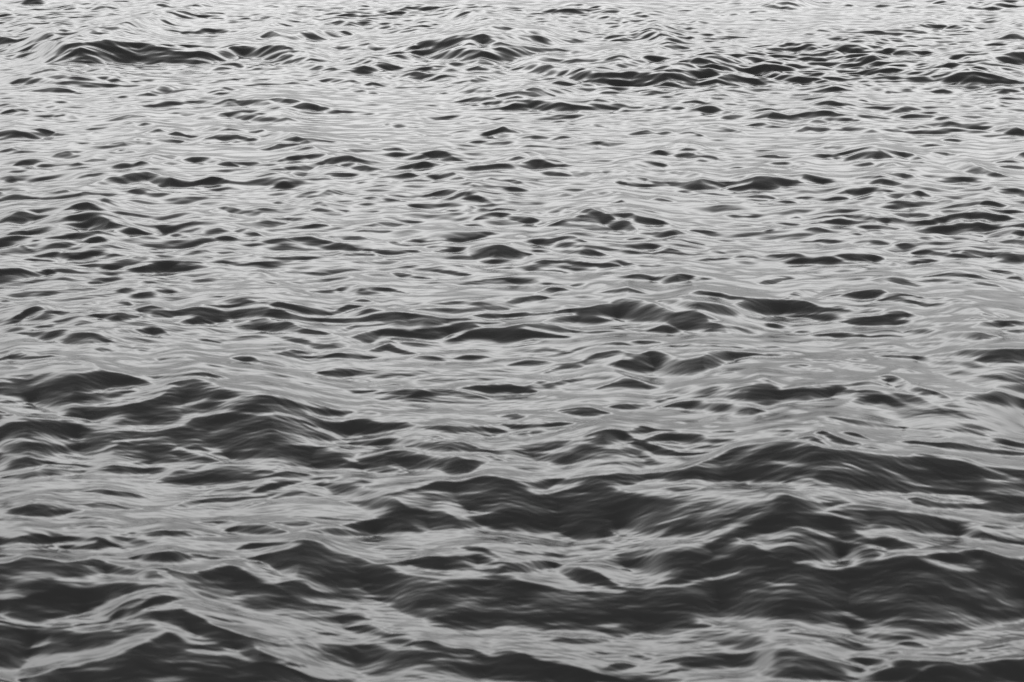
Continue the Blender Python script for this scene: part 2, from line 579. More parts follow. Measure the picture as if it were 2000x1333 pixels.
1410 775 10 1540 785 24 1680 815 6
1090 805 8 1200 805 28 1370 832 6
200 785 6 380 785 14 520 798 6
0 800 10 80 808 6
1660 870 6 1840 850 8 2160 855 6
680 915 8 800 925 30 850 930 10
800 910 8 900 915 16 1040 925 20 1200 958 8
0 865 8 150 878 6
210 962 8 280 952 20 350 968 8
400 940 8 500 940 20 620 945 26 700 965 8
620 900 6 780 885 10
1310 905 6 1500 912 8
770 1020 8 860 1002 26 940 1022 6
1060 1055 10 1100 1048 14 1150 1055 4
-60 1010 10 0 1015 16 140 1018 26 260 1040 50 380 1060 60 480 1070 60 600 1085 40 700 1055 50 800 1060 10
L.6 -300 1075 8 100 1045 8 260 1080 16 480 1130 20 640 1130 10
-60 1075 60 100 1065 80 200 1080 80 320 1120 50 440 1150 30 600 1155 30 720 1150 40 840 1140 50 960 1110 90 1080 1110 110 1240 1130 90 1400 1150 60 1600 1155 30
d.9 790 1120 14 870 1085 30 960 1085 14
d.85 1050 1100 6 1220 1125 20 1400 1145 20
d.7 1260 1080 14 1440 1070 40 1600 1075 40 1860 1055 30 1940 1070 8
1340 1030 8 1600 1028 24 1760 1020 26 1880 995 30 2030 990 20
1690 1130 10 1800 1115 36 1960 1115 26 2060 1112 24 2240 1105 20 2330 1085 24 2400 1080 30
0 1165 30 80 1160 60 200 1185 50 320 1215 50 440 1250 30 580 1280 20
1580 1195 14 1700 1190 14 1900 1185 12
1300 1240 20 1480 1225 40 1640 1205 60 1720 1215 20
d.9 1560 1310 20 1700 1255 60 1840 1235 90 2000 1245 90 2120 1260 60
640 1250 10 800 1210 20 960 1215 10
820 1285 20 1000 1250 30 1200 1260 30 1400 1270 40 1500 1250 30
T 1000 333
270 15 10 350 10 26 430 25 14
500 10 10 560 10 20 640 25 24 720 35 8
820 5 8 960 12 14 1040 12 6
-60 60 10 0 70 20 80 90 24 170 112 6
0 135 12 70 138 8
820 65 12 940 50 40 1060 60 30 1120 90 20 1260 88 26 1400 100 40 1560 115 24 1640 110 10
1400 85 14 1500 65 40 1600 95 14
690 72 8 800 85 14 920 110 18 1060 118 14 1200 122 6
1240 15 6 1370 12 14 1480 35 6
1620 85 10 1760 80 20 1860 60 40 1980 50 60 2080 50 60 2200 70 40 2280 95 10
1740 130 20 1860 110 50 1980 100 40 2080 108 24 2250 115 20 2380 110 16 2500 118 6
1830 42 8 1940 35 14 2060 48 8
1320 160 8 1460 162 22 1620 180 10 1840 200 6
1840 195 10 1980 185 20 2060 200 8
1830 225 8 1990 222 12
1100 235 8 1160 228 18 1230 240 6
810 230 8 870 222 18 910 240 4
660 170 6 760 170 16 860 190 8
380 180 8 440 182 6
340 305 12 380 290 30 450 305 14
520 300 14 580 295 44 680 320 50 760 350 50 840 385 30 940 400 20
740 290 8 870 275 26 960 300 14 1080 318 12
360 410 20 440 380 40 520 350 60 640 360 70 760 380 50 840 390 50 920 410 50 980 450 24 1070 470 6
800 340 14 900 345 20 1020 370 40 1120 388 30 1230 420 8
100 328 8 180 320 16 240 330 6
d.7 250 345 10 350 340 16
0 365 16 90 360 34 180 385 20 240 412 8
1380 310 8 1440 308 16 1520 322 6
1650 345 8 1720 338 24 1800 348 10 1900 350 8
1800 268 8 1890 268 10
1530 242 8 1590 248 8
1380 465 6 1420 462 12 1550 480 6
1210 488 8 1280 488 8
1620 440 6 1840 435 6
40 520 8 90 515 16 140 525 6
330 520 8 420 515 26 500 520 30 570 548 6
140 555 10 240 535 44 340 538 50 460 565 34 600 580 34 720 590 40 860 610 34 960 625 26 1060 640 8
400 625 10 520 620 44 640 625 40 740 660 6
920 540 6 1020 530 12 1100 540 4
1220 540 8 1300 528 36 1380 550 20 1500 578 6
940 588 8 1040 582 34 1160 592 20 1280 610 14 1400 618 6
1100 640 8 1200 630 14 1340 640 10
1200 665 8 1400 655 8 1520 650 4
0 580 10 120 605 8
-60 610 30 0 625 50 80 640 40 150 655 10
180 630 10 250 630 20
170 718 8 240 710 18 340 722 6
400 722 8 500 715 24 640 732 14 760 730 24 830 742 8
400 750 10 520 755 20 640 765 8
800 715 8 900 720 20 1020 735 20 1200 740 8
160 755 8 320 765 18 430 785 8
1490 695 6 1700 682 14 1790 665 20 1960 680 6
1570 635 8 1640 642 6
1790 678 8 1900 690 8
700 828 8 790 815 24 860 830 8
900 830 12 1000 810 34 1100 820 20
1110 835 14 1220 815 60 1290 805 70 1380 820 20 1420 850 8 1520 842 4
1700 792 6 1760 790 8
0 855 8 160 862 10 250 865 18 360 870 8
d.6 100 910 12 260 880 20
500 880 8 560 878 12 640 885 20 700 885 26 770 910 6
210 955 10 300 925 34 420 935 20
740 945 8 820 930 26 900 920 40 1010 950 8
-20 1020 26 100 995 36 220 982 30 270 995 10
400 1045 10 460 1042 16 510 1055 6
d.6 330 1000 8 520 985 20 700 1000 8
1200 1015 10 1300 1005 44 1440 1030 60 1600 1055 60 1760 1080 40 1880 1115 8
1360 965 10 1450 938 26 1560 955 26 1700 985 30 1840 1000 24 2000 1010 70 2100 1015 90 2200 1020 90 2300 1040 70 2400 1070 40 2560 1085 14
1760 1040 20 1900 1020 70 2000 1030 70 2150 1080 40
330 1090 14 460 1075 30 560 1075 60 680 1050 90 780 1030 100 820 1005 120 900 998 140 1000 1015 120 1100 1045 80 1200 1085 40 1260 1105 20
0 1125 24 160 1108 28 300 1095 26 380 1080 20
d.9 260 1170 12 420 1130 44 560 1130 60 700 1160 24 760 1170 8
600 1130 10 780 1120 30 1000 1115 40 1200 1120 20
1240 1130 20 1320 1100 40 1420 1095 60 1500 1120 60 1580 1145 14
1020 1160 10 1200 1140 50 1320 1140 100 1440 1150 100 1560 1180 60 1700 1205 30 1780 1220 10
1060 1240 14 1200 1210 50 1340 1260 14
1500 1250 20 1600 1225 40 1700 1235 40 1820 1248 8
0 1225 24 160 1190 44 280 1190 60 400 1225 40 520 1250 20 680 1250 16 780 1250 6
-60 1260 24 60 1250 50 200 1265 40 400 1290 20
920 1235 10 1000 1235 14
1700 1200 10 1760 1210 14
T 1500 333
-20 55 40 40 55 44 160 65 34 260 90 12
200 65 14 290 45 40 400 65 16 520 75 8
-100 120 14 0 112 24 140 108 26 260 115 24 420 112 14 490 110 6
500 95 6 660 85 8
900 20 8 1000 20 34 1120 25 40 1220 50 26 1340 65 20 1420 75 8
990 8 8 1060 12 12
800 90 10 840 82 26 960 98 20
740 45 10 900 45 8
1320 50 10 1500 60 20 1680 80 8
1600 0 20 1700 5 40 1820 30 26 1900 50 8
1740 135 10 1840 145 20 2010 160 24
1780 165 10 1900 175 24 2010 185 24
590 165 10 700 152 24 880 155 14
700 148 8 820 142 10 1000 150 6
470 205 10 540 195 20 620 200 10
660 215 14 780 190 40 900 185 50 1000 165 40 1100 165 40 1180 155 44 1280 190 10
1080 235 12 1160 228 20 1300 225 14
1280 210 14 1340 210 36 1420 245 8
930 262 8 1030 252 24 1100 265 6
1660 255 8 1740 252 22 1800 268 6
40 240 8 130 228 14 200 232 8
300 240 10 330 235 16 370 245 6
0 205 6 290 198 8
1170 318 6 1240 312 10
1400 312 8 1460 300 16 1500 310 6
1590 290 10 1680 300 20 1760 320 8
1850 312 8 1960 310 12
170 358 8 220 350 12 250 358 4
340 365 6 500 345 14 620 340 8
640 340 8 720 338 24 800 350 26 860 378 6
330 400 10 480 380 26 580 368 44 680 385 26 820 390 14
920 350 6 1060 335 20 1160 332 26 1300 350 8
1160 400 10 1320 380 26 1440 360 30 1560 340 44 1660 360 20
1550 320 10 1620 318 34 1700 345 34 1800 360 20 1940 375 8
1640 405 12 1720 390 26 1840 385 14
1780 370 14 2010 380 14
1180 445 10 1400 435 30 1560 425 26 1600 430 14
1570 435 20 1640 425 40 1740 450 12
1450 405 10 1520 400 14
740 432 10 870 422 30 960 440 14 1060 450 4
940 410 8 980 402 28 1040 430 6
850 375 8 980 375 10
830 460 8 900 465 10
0 395 8 240 398 12
310 480 6 380 470 14 450 475 6
0 480 14 90 470 6
590 498 8 660 500 16 720 515 6
140 545 8 220 540 18 320 542 12 400 532 18 520 542 10
740 575 8 840 562 22 920 570 6
980 585 8 1060 578 20 1140 590 14 1190 605 6
1180 525 8 1330 520 8
1510 518 8 1580 512 20 1640 522 6
1740 545 10 1840 530 40 1920 525 60 2010 525 60
1790 490 10 1860 478 24 2010 460 20
1740 450 10 1900 430 18 2010 420 14
1170 625 14 1220 608 44 1340 620 44 1460 645 26 1560 665 14
1450 615 10 1540 608 44 1660 625 40 1780 640 24 1880 645 8
1560 668 10 1720 670 14 1840 658 40 2010 665 50
540 660 10 640 645 44 780 645 44 880 665 44 960 690 44 1060 700 34 1160 700 20 1250 695 6
200 705 14 360 680 40 460 670 60 600 700 40 780 720 20
0 680 8 140 672 20 240 672 14
1210 722 6 1420 725 10 1560 735 14 1740 770 16 2010 805 10
1740 775 10 1840 790 26 1920 810 10
230 770 6 540 765 12 700 770 8
1240 830 14 1400 800 34 1540 802 30 1700 835 20 1780 860 6
d.85 1240 860 14 1440 848 34 1620 865 26 1760 890 20 1860 918 6
1890 840 16 1960 830 36 2020 835 40
d.7 860 855 8 960 870 20 1050 895 8
d.5 960 840 6 1190 890 8
-40 870 20 60 855 16 180 850 8
110 1000 10 200 965 30 300 935 30 380 930 12
d.7 380 930 10 600 920 14
390 1000 8 480 970 20 560 958 10
500 1000 20 620 960 50 760 945 60 860 935 60 960 960 40 1060 980 14 1160 992 6
800 935 10 880 930 20 1000 955 30 1160 990 6
870 1015 10 980 995 34 1100 1020 26 1240 1040 14 1400 1042 10 1560 1070 10 1640 1085 20 1720 1120 8
1100 1002 6 1560 1018 10
d.8 1500 1090 20 1600 1080 30 1700 1120 10
-60 1005 90 60 1015 90 200 1020 80 300 1050 60 400 1075 30 540 1085 8
260 1130 12 420 1120 30 560 1125 30 700 1140 30 860 1130 40 1000 1115 50 1080 1110 40 1200 1140 10
560 1180 14 700 1155 50 860 1150 60 1000 1160 40 1100 1170 10
540 1068 8 640 1072 10 780 1080 6
800 1095 8 860 1085 16
900 1105 8 1040 1095 16 1140 1115 6
1080 1180 10 1240 1175 20 1400 1180 24 1580 1185 8
1560 1155 8 1620 1145 24 1700 1165 6
1780 1110 10 1900 1130 14
1620 1205 10 1740 1190 26 1880 1200 20 1910 1210 6
1800 1180 6 2020 1190 20
1860 1250 8 2020 1230 30
1080 1260 10 1180 1235 34 1320 1240 14
1330 1275 14 1440 1250 50 1540 1245 70 1640 1260 60 1770 1290 12
380 1280 12 520 1270 36 720 1285 24
220 1255 10 320 1250 14
0 1200 14 100 1210 16
780 1300 14 1000 1290 14
1320 1125 8 1400 1125 12
T 0 666
400 -20 10 520 -10 30 640 0 40 760 -5 30 860 -20 10
d.85 730 65 20 860 35 30 1000 22 34 1100 30 20
1050 60 8 1120 55 30 1200 28 24 1260 50 8
60 60 6 130 58 10 260 85 10
0 130 20 80 90 50 160 75 60 240 110 30 440 110 8
330 115 10 400 105 14 450 112 6
d.9 240 178 8 330 168 14 400 165 6
d.6 430 165 8 520 170 14
570 165 10 680 160 24 760 205 20 800 235 10
-20 200 12 130 205 8
90 255 8 230 248 12
0 285 16 200 285 16
1270 135 8 1380 128 24 1500 135 8
d.7 1120 155 10 1200 150 20
d.6 900 150 8 1060 150 10
1850 130 10 1960 128 40 2080 150 40 2180 175 20
1300 268 14 1500 255 20 1600 250 34 1700 268 14
1140 288 6 1220 288 8
1280 340 10 1380 312 30 1480 305 50
-60 320 100 0 320 100 120 320 110 200 290 150 320 245 190 480 240 220 640 245 190 800 240 150 900 250 110 1000 275 80 1120 315 40 1220 345 14
d.9 240 400 60 400 400 70 560 410 50 760 400 50 900 390 50 1020 400 20
L.7 380 400 10 460 395 14 560 415 10
L.6 640 410 10 780 385 20 980 385 20 1060 400 10
820 530 60 1000 480 90 1140 440 120 1300 370 180 1420 330 200 1500 305 220 1600 320 240 1720 350 290 1860 390 330 2000 390 340 2100 400 330 2240 430 240 2340 500 140 2440 570 140 2560 620 110 2700 625 90 2880 620 90 3000 632 80 3100 632 60 3200 635 40 3300 665 10
2240 440 60 2400 490 50 2500 515 40 2640 550 10
L.75 1280 370 6 1360 345 16 1480 350 20
L.85 700 490 14 900 490 20 1060 470 20 1240 405 30 1300 400 20
L.9 1060 400 10 1160 370 24 1300 340 24
L.7 1340 530 10 1480 500 18 1640 465 18 1780 465 14 1900 430 8
L.7 1360 590 10 1540 585 18 1700 560 22 1820 530 20
L.9 800 690 16 1000 660 26 1200 650 36 1340 630 36 1480 595 26 1560 590 8
L.55 1460 690 8 1700 660 14 1900 630 10
860 430 20 980 400 30
0 470 10 200 460 10
d.6 400 470 14 600 480 14
d.8 480 510 30 640 520 30 780 540 40 880 560 40
500 580 8 600 578 20 760 600 14
d.7 960 610 40 1100 590 30 1260 600 24
-40 540 20 40 560 24 160 595 20 300 620 14 600 625 10
-60 570 60 0 580 90 100 625 120 240 635 150 400 640 150 560 650 150 700 690 100 840 720 90 1000 700 130 1160 690 150 1300 680 170 1440 680 180
L.6 0 690 30 80 710 30 180 760 24 300 790 20 480 800 20 560 790 10
L.7 420 770 16 580 755 16 700 770 6
L.8 840 795 10 980 780 14 1100 768 12 1200 745 8
-60 730 60 0 760 60 80 810 50 140 850 20
d.8 120 790 80 260 800 120 400 810 70 600 800 50 780 800 40
-40 870 60 60 880 110 180 900 100 300 920 50 400 930 10
840 850 14 1000 800 50 1200 760 110 1400 760 100 1520 800 60 1620 840 30
L.8 1300 870 10 1400 835 24 1480 850 20 1560 870 10
d.8 1400 880 20 1500 890 40 1600 900 60 1700 920 30
d.85 1700 870 30 1900 860 50 2060 850 60
-20 910 10 1000 990 6
770 980 20 880 960 60 1000 975 60 1080 990 20
d.8 640 1000 10 760 1010 30 900 1010 30
d.7 1080 940 20 1240 920 30 1360 930 20
d.75 1080 1010 20 1240 990 50 1400 1000 40 1560 980 20
d.7 40 1070 14 200 1030 40 360 990 60 500 990 60 600 1000 30
d.6 200 1060 14 320 1040 30
1220 1110 10 1400 1085 30 1600 1060 30 1720 1060 20
d.85 640 1170 10 760 1152 30 900 1165 50 1080 1200 20
d.7 1740 1080 20 2060 1075 20
d.8 1560 1180 14 1700 1150 24 1900 1140 20
d.85 1460 1255 14 1700 1215 40 1900 1210 40 2060 1190 20
0 1280 6 260 1262 10
d.85 320 1245 10 560 1260 40 760 1265 60 960 1280 40 1060 1300 20
d.8 120 1330 14 260 1290 40 440 1280 50 560 1310 20
d.7 1300 1290 14 1460 1265 30
1900 1290 20 1980 1260 30 2060 1255 20
d.5 440 1090 8 640 1100 10
d.5 900 1080 10 1080 1075 12
T 500 666
d.7 260 -20 20 400 0 40 560 20 50 700 0 40 860 -20 20
d.8 230 80 16 320 70 30 430 88 12 520 90 6
d.85 100 90 14 260 100 24 360 120 20 500 135 10
540 130 14 640 108 40 760 108 44 890 125 10
920 75 14 1040 22 60 1160 80 20 1260 95 8
1080 -10 14 1200 10 30 1360 30 14 1440 35 8
d.8 1200 140 14 1340 115 30 1460 140 10
1590 125 12 1700 118 24 1800 125 8
d.85 490 235 12 600 215 60 740 230 30 760 250 10
700 288 6 860 298 10
d.5 1080 285 10 1280 290 10
910 352 8 1040 333 18 1100 335 8
780 398 10 880 398 16 960 400 6
1000 415 14 1140 392 34 1300 392 16 1500 375 8
d.85 1260 420 20 1420 395 40 1560 385 60 1700 420 40 1780 450 14
1630 355 14 1760 342 50 1900 350 50 2040 345 50 2120 370 30 2180 385 10
d.8 1060 470 14 1180 458 24 1320 460 10
1860 335 8 2000 330 12
660 545 6 840 562 14 940 570 14
1900 555 8 1960 570 14 2040 595 20 2100 585 10
1860 655 10 2000 650 20 2120 660 12 2240 650 20 2360 630 34 2440 640 20 2500 655 6
d.85 1340 665 14 1500 665 40 1760 670 50 1900 690 30
1700 735 6 2000 730 12 2060 725 14 2360 700 6
L.7 -400 560 10 0 565 14 240 575 14 380 610 16 440 640 10
L.8 400 660 20 560 690 30 680 740 24 800 765 14
620 780 10 760 775 30 900 765 50 1080 750 50 1300 750 50
1190 730 8 1260 722 24 1340 755 8
1320 715 8 1400 715 24 1480 750 8
L.85 740 740 10 860 715 16 1020 715 20 1160 690 30 1300 690 30 1500 730 20
L.7 640 850 10 860 820 18 1100 810 14
1200 820 20 1340 780 80 1500 785 90 1620 790 80 1740 820 50 1880 860 30 2000 862 80 2160 870 90 2300 880 80 2440 900 60 2560 900 40
1550 790 8 1600 785 16 1640 795 8
d.9 880 910 20 1000 880 80 1160 870 90 1280 900 90 1400 930 60
d.85 1400 920 20 1520 920 80 1640 940 80 1720 940 30
d.85 1740 905 14 1860 915 30 1940 950 14
d.85 40 830 60 160 820 90 300 830 80 440 840 40 600 830 14
L.6 260 815 14 420 795 24 540 810 16
d.85 440 960 20 560 930 50 680 930 50 800 960 30 980 940 40
L.7 620 950 8 800 940 12
d.75 880 1000 14 980 980 40 1080 990 40 1160 1010 10
d.75 0 1030 10 120 1010 24 200 960 20 280 955 20
0 1080 10 120 1055 20 240 1030 40 320 1050 14
280 1075 8 430 1045 8
0 1160 16 160 1125 24 300 1112 16
d.7 80 1110 8 200 1105 10
d.85 440 1130 20 560 1100 50 680 1120 60 780 1125 60 920 1165 20
d.7 480 1080 14 680 1060 20 840 1090 30
d.7 120 1215 12 300 1180 40 480 1210 14
1000 1200 8 1080 1190 10
1140 1190 20 1240 1150 60 1360 1105 140 1520 1100 160 1640 1075 190 1760 1045 240 1900 1060 250 2060 1090 240 2160 1180 150 2400 1160 200 2560 1110 250 2700 1110 260 2800 1140 260 2920 1200 220 3040 1230 180
d.8 2000 1070 60 2140 1090 60 2300 1085 40 2560 1070 40 2700 1060 60 2900 1080 50
1700 1280 40 1900 1290 60 2100 1290 60 2400 1300 60 2700 1330 60 3000 1340 60
d.9 740 1260 20 900 1245 60 1040 1240 80 1160 1290 60 1280 1320 30
L.6 1400 1260 8 1540 1280 14 1680 1290 10
L.5 1760 1265 8 1900 1262 8
L.5 2400 1190 12 2700 1180 14
d.6 600 1010 14 780 1000 14
T 1000 666
d.8 0 30 10 180 10 20
700 20 8 820 12 18 910 25 6
960 5 10 1080 0 16 1160 12 6
1120 50 8 1220 38 16 1340 50 6
1380 35 10 1520 28 30 1640 25 30 1820 50 10
1800 30 8 1920 40 14 2060 45 14
d.9 140 70 10 300 60 18 440 85 12 520 60 20 620 45 8
d.7 60 110 14 300 105 12 420 90 8
d.85 0 180 16 140 160 24 280 165 10
d.8 200 210 10 400 175 20 540 158 20 700 160 20
d.7 280 235 10 400 190 40 520 180 30
d.9 560 150 14 660 100 50 760 80 70 900 90 60 1000 100 60
960 150 10 1040 90 90 1160 90 110 1260 130 110 1380 150 110 1500 120 110 1620 95 70 1760 95 40 1920 100 20
L.8 840 150 8 900 135 20 980 145 14
d.85 800 170 30 900 160 60 1020 180 50 1100 215 20
d.8 1400 255 8 1600 248 26 1720 250 10
d.7 1400 100 10 1700 85 20 1900 95 20
d.6 1700 150 6 1920 170 6
d.75 380 320 20 520 270 60 660 240 90 800 240 80 900 300 60 1000 330 40 1140 370 10
L.6 500 330 10 640 300 24 720 320 20
d.85 700 370 10 840 325 40 960 325 20
d.8 380 340 10 440 312 30 500 320 10
d.85 -20 370 20 80 360 30 180 380 14
d.75 140 340 14 240 320 30 340 360 20 420 390 10
d.8 1190 410 10 1270 382 30 1350 395 10
d.8 1660 385 14 1780 360 30 1900 345 60 2060 330 60
1860 330 10 1960 325 20 2060 320 20
1840 255 6 1920 255 20 2040 310 14
-20 585 10 40 575 24 80 595 8
d.7 120 610 8 260 632 10
d.85 250 545 8 420 530 30 520 520 50 660 518 50 750 548 10
760 500 10 880 485 40 1000 488 20 1060 492 8
1060 475 6 1180 460 14 1260 440 14 1330 440 6
1360 438 6 1510 432 6
1200 510 10 1320 470 60 1460 460 60 1560 480 60 1700 490 50 1840 510 70 1940 540 20
1640 430 20 1780 410 50 1940 400 60 2060 400 60 2140 400 60 2300 400 70 2440 380 60 2540 360 50 2660 395 10
d.8 1740 570 14 1820 560 30 1900 560 14
d.6 150 430 8 320 440 14
0 655 12 140 655 20 280 645 20 380 628 34 460 640 20 510 655 6
d.7 80 720 14 220 690 40 340 710 14
d.6 0 735 16 120 735 16
1230 630 6 1340 655 8
1600 630 6 1720 645 8
1540 680 8 1600 680 6
1610 710 8 1720 708 8
d.9 900 700 10 1000 672 44 1100 695 20 1260 708 6
600 725 10 720 705 50 820 700 60 920 720 50 960 750 30
1060 760 20 1160 735 40 1300 730 50 1440 728 60 1560 755 30 1700 770 10
d.85 360 770 20 560 760 30 760 750 40
d.85 80 840 14 260 810 30 420 800 20 600 810 60 760 820 60 900 820 50
1000 790 30 1100 800 50 1240 840 40 1400 860 24 1600 840 14
1440 820 6 1640 800 8 1780 785 10
-20 870 40 160 870 50 360 870 40 560 880 40 760 880 40 900 880 20
d.8 0 930 20 200 920 30 400 920 20 600 960 14
1020 880 20 1080 890 40 1160 930 14
L.7 1040 855 10 1100 870 18 1180 895 14
d.8 780 950 10 1000 930 24 1200 940 14
d.75 660 1000 10 900 990 20
1300 1010 30 1440 960 70 1600 900 130 1740 830 160 1860 790 190 2000 780 180 2120 765 180 2260 780 190 2400 830 180 2520 850 150 2700 870 170 2900 880 200 3000 890 200 3200 900 210 3400 920 230 3600 960 220 3800 985 200 4060 1000 200
d.95 1240 1010 40 1400 1000 80 1600 1000 100 1800 980 120 2000 960 130 2200 970 130 2400 1000 120 2600 1020 130 2800 1060 120 3000 1100 90 3200 1130 60 3400 1160 60 3600 1180 60 3800 1200 60 4060 1230 60
L.7 1400 915 6 1480 900 10
L.6 1240 960 14 1400 950 14 1500 930 10
d.9 700 1060 20 860 1030 60 1000 1030 60 1160 1030 60 1300 1040 60 1500 1080 20
L.7 1300 1080 14 1460 1070 20 1560 1100 14
L.8 1240 1190 10 1360 1200 20 1480 1150 30 1620 1110 30 1780 1095 30 1900 1080 10
d.8 1240 1150 20 1360 1140 40 1460 1140 20
L.5 1760 920 10 1860 905 14
T 1500 666
-20 100 16 40 98 20 70 105 8
90 92 10 160 88 10 240 98 6
600 50 10 700 45 24 840 45 10 980 40 8
860 78 8 960 72 14 1010 72 6
d.7 280 15 8 480 12 10
d.9 1200 15 20 1360 5 30 1540 10 20
900 112 10 1040 112 26 1160 112 24 1280 140 24 1400 170 10
1380 90 20 1480 70 40 1540 50 60 1700 60 80 1860 60 100 2060 60 110
1400 150 20 1500 150 40 1640 185 20 1720 200 8
d.85 1600 160 10 1780 120 50 1940 160 14
d.8 650 145 8 740 142 14
320 150 6 440 155 12 620 178 8 840 188 6
d.8 130 190 8 230 192 20 320 195 6
d.6 360 215 14 500 230 16
d.7 500 190 10 800 220 14
d.7 900 205 8 860 205 12
980 235 8 1060 225 20 1150 238 6
d.8 1340 235 12 1500 230 16 1620 240 8
d.7 80 285 14 200 290 10 350 300 6
-40 290 20 20 300 20 80 330 10
880 275 6 960 268 22 1040 290 10
840 300 14 1000 290 26 1100 310 60 1200 370 60 1320 415 20
d.85 940 350 14 1060 340 20 1160 360 20 1300 400 30 1400 440 20
300 365 12 440 345 20 600 345 24 720 325 30 820 325 30 900 350 10
-60 390 60 60 390 60 200 385 70 340 385 60 440 375 50 540 360 40 640 390 14
d.7 -40 480 20 100 470 20 300 460 20
660 405 10 800 395 20 860 405 10
620 490 14 720 455 30 820 430 40 940 440 40 1060 480 24 1160 520 12 1340 560 6
d.8 980 410 10 1100 420 30 1260 480 20 1360 540 12
1560 440 20 1700 410 60 1780 385 100 1900 420 90 2060 480 60
1800 350 14 1900 330 50 2060 330 80
d.8 1220 340 10 1400 345 20
d.8 1400 400 14 1560 395 30 1700 410 20
d.8 1420 490 14 1560 475 20 1640 500 14
d.9 1620 275 8 1740 268 20 1900 290 14 2020 285 10
d.6 1480 300 14 1640 315 16
1400 515 6 1480 520 10
1500 580 6 1620 605 8
1380 555 8 1460 558 8
1860 555 8 1920 555 12
140 515 8 300 540 8
480 605 8 600 610 30 760 620 36 860 630 30 960 652 14 1120 672 8 1250 682 6
300 632 6 360 625 14 400 645 8
d.75 430 625 8 500 615 30 570 645 10
1540 665 6 1620 655 20 1700 668 8
d.8 1300 740 10 1420 690 14 1600 690 20 1760 740 14
d.8 1080 740 10 1360 740 14
0 690 6 160 688 6
100 712 6 210 708 8
260 745 10 330 735 50 400 760 40 470 800 12
370 710 10 430 695 44 520 730 50 600 770 24 660 790 8
570 712 8 630 705 34 720 725 40 780 765 8
720 832 6 850 838 10
870 818 8 950 822 8
1020 795 10 1120 785 30 1300 805 30 1420 800 50 1520 795 60 1640 820 50 1800 850 40 2000 885 14
1660 770 10 1820 760 40 2020 800 50
d.8 1160 880 10 1280 890 20 1440 905 40 1600 940 30
d.8 560 845 10 660 860 12
L.6 530 960 10 620 965 20 700 990 20 800 1030 14
L.65 180 1030 10 300 1060 20 400 1090 24 520 1105 8
L.5 0 940 14 120 950 20 260 990 14
L.8 -500 1170 14 -160 1130 14 0 1125 20 100 1145 24 200 1180 20 320 1210 10
L.5 1000 940 10 1140 980 20 1260 1010 14
L.55 860 960 14 1000 1030 24 1120 1080 20 1260 1120 14
L.6 1240 1180 10 1400 1190 20 1560 1210 20 1700 1250 14
L.85 600 1220 20 760 1230 40 900 1250 50 1040 1290 50 1140 1330 60
L.6 1240 890 14 1500 930 20 1700 980 24 1900 1050 20 2060 1110 10
L.5 1660 1060 8 1800 1080 14 1900 1100 10
d.9 1180 1230 40 1400 1260 50 1600 1270 50 1800 1260 80 2060 1250 90
d.95 0 1180 30 100 1200 130 260 1240 100 440 1260 50 560 1250 20
d.8 500 1300 14 700 1280 24 900 1290 30
d.6 1400 110 10 1600 130 14
T 0 1000
d.9 120 -20 30 240 -10 50 360 0 50 480 -5 40 640 -15 30
-60 180 60 80 180 60 180 165 70 260 158 74 340 165 60 420 190 30 560 190 14 700 190 10 760 178 30 820 195 40 900 250 10
380 260 10 560 240 24 700 225 40 800 215 50
70 268 8 150 262 20 250 275 8
960 185 6 1100 175 10 1260 165 36 1480 162 8
d.8 1200 180 10 1460 180 20 1680 175 14
1240 230 8 1340 230 6
900 190 8 1000 210 14 1140 230 14
1540 90 10 1680 72 30 1820 85 10
1780 130 14 1900 100 50 2040 85 60 2160 120 60 2220 140 20
d.5 560 60 10 840 60 14
500 138 6 600 140 8
680 130 8 880 118 6
1020 340 8 1180 305 60 1300 300 70 1400 305 60 1440 330 20
700 350 10 820 338 24 1000 350 30
-40 325 30 60 318 24 160 325 10
d.7 1440 315 14 1600 340 10
1580 350 8 1700 345 30 1820 350 14
1860 290 8 2040 260 20
1890 345 6 2000 340 8
-60 410 220 0 400 230 60 395 180 160 350 180 280 350 190 420 380 160 520 400 100 640 420 60
520 395 10 640 380 60 760 370 60 880 395 50 1000 430 24
d.95 400 440 70 600 440 80 800 430 60 1000 440 50 1200 450 40
L.6 620 430 8 700 425 12 760 435 10
1140 430 10 1300 415 20
d.95 1300 430 14 1360 430 90 1480 460 70 1640 440 80 1740 430 90 1860 440 110 1960 480 80 2040 550 10
1120 480 30 1220 480 50 1300 500 40
L.7 400 560 10 520 530 30 700 535 30 900 530 24 1100 535 40
d.7 1360 550 20 1600 550 30 1900 560 50 2060 560 60
d.85 360 560 10 560 550 30 720 550 20
d.9 0 700 20 60 680 90 200 680 90 360 640 120 500 600 170 640 620 150 800 590 130 900 570 140 1000 560 100 1100 580 40 1240 592 10
1080 585 8 1160 590 14 1540 595 8
-60 690 90 60 690 110 200 700 90 420 720 60 640 740 50 800 730 20
L.6 0 640 20 160 650 30 240 665 20
d.8 -60 690 70 0 700 80 100 770 60 260 780 60 460 790 40 700 780 14
d.7 840 800 10 960 730 40 1080 700 30
-60 840 10 60 860 10 200 880 10 440 895 10 600 880 8 820 850 8
820 840 10 920 790 30 1040 750 60 1160 700 50 1280 680 50 1400 675 24 1460 680 10
d.85 1000 830 10 1100 790 30 1240 780 30 1420 770 20
1060 820 20 1180 795 60 1320 780 100 1440 785 130 1560 820 130 1680 880 110 1820 940 70 1920 970 40 2060 1000 20
d.85 900 900 10 1060 860 60 1160 830 70
L.85 860 720 10 960 690 24 1100 640 24 1240 620 24 1400 610 20 1560 590 14
L.7 900 770 10 1060 720 26 1200 690 14
d.5 1500 620 14 1700 660 30 1900 700 50 2060 710 80
1740 640 14 1900 610 40 2060 590 60
L.6 860 925 10 980 920 10
1600 810 6 1800 850 12
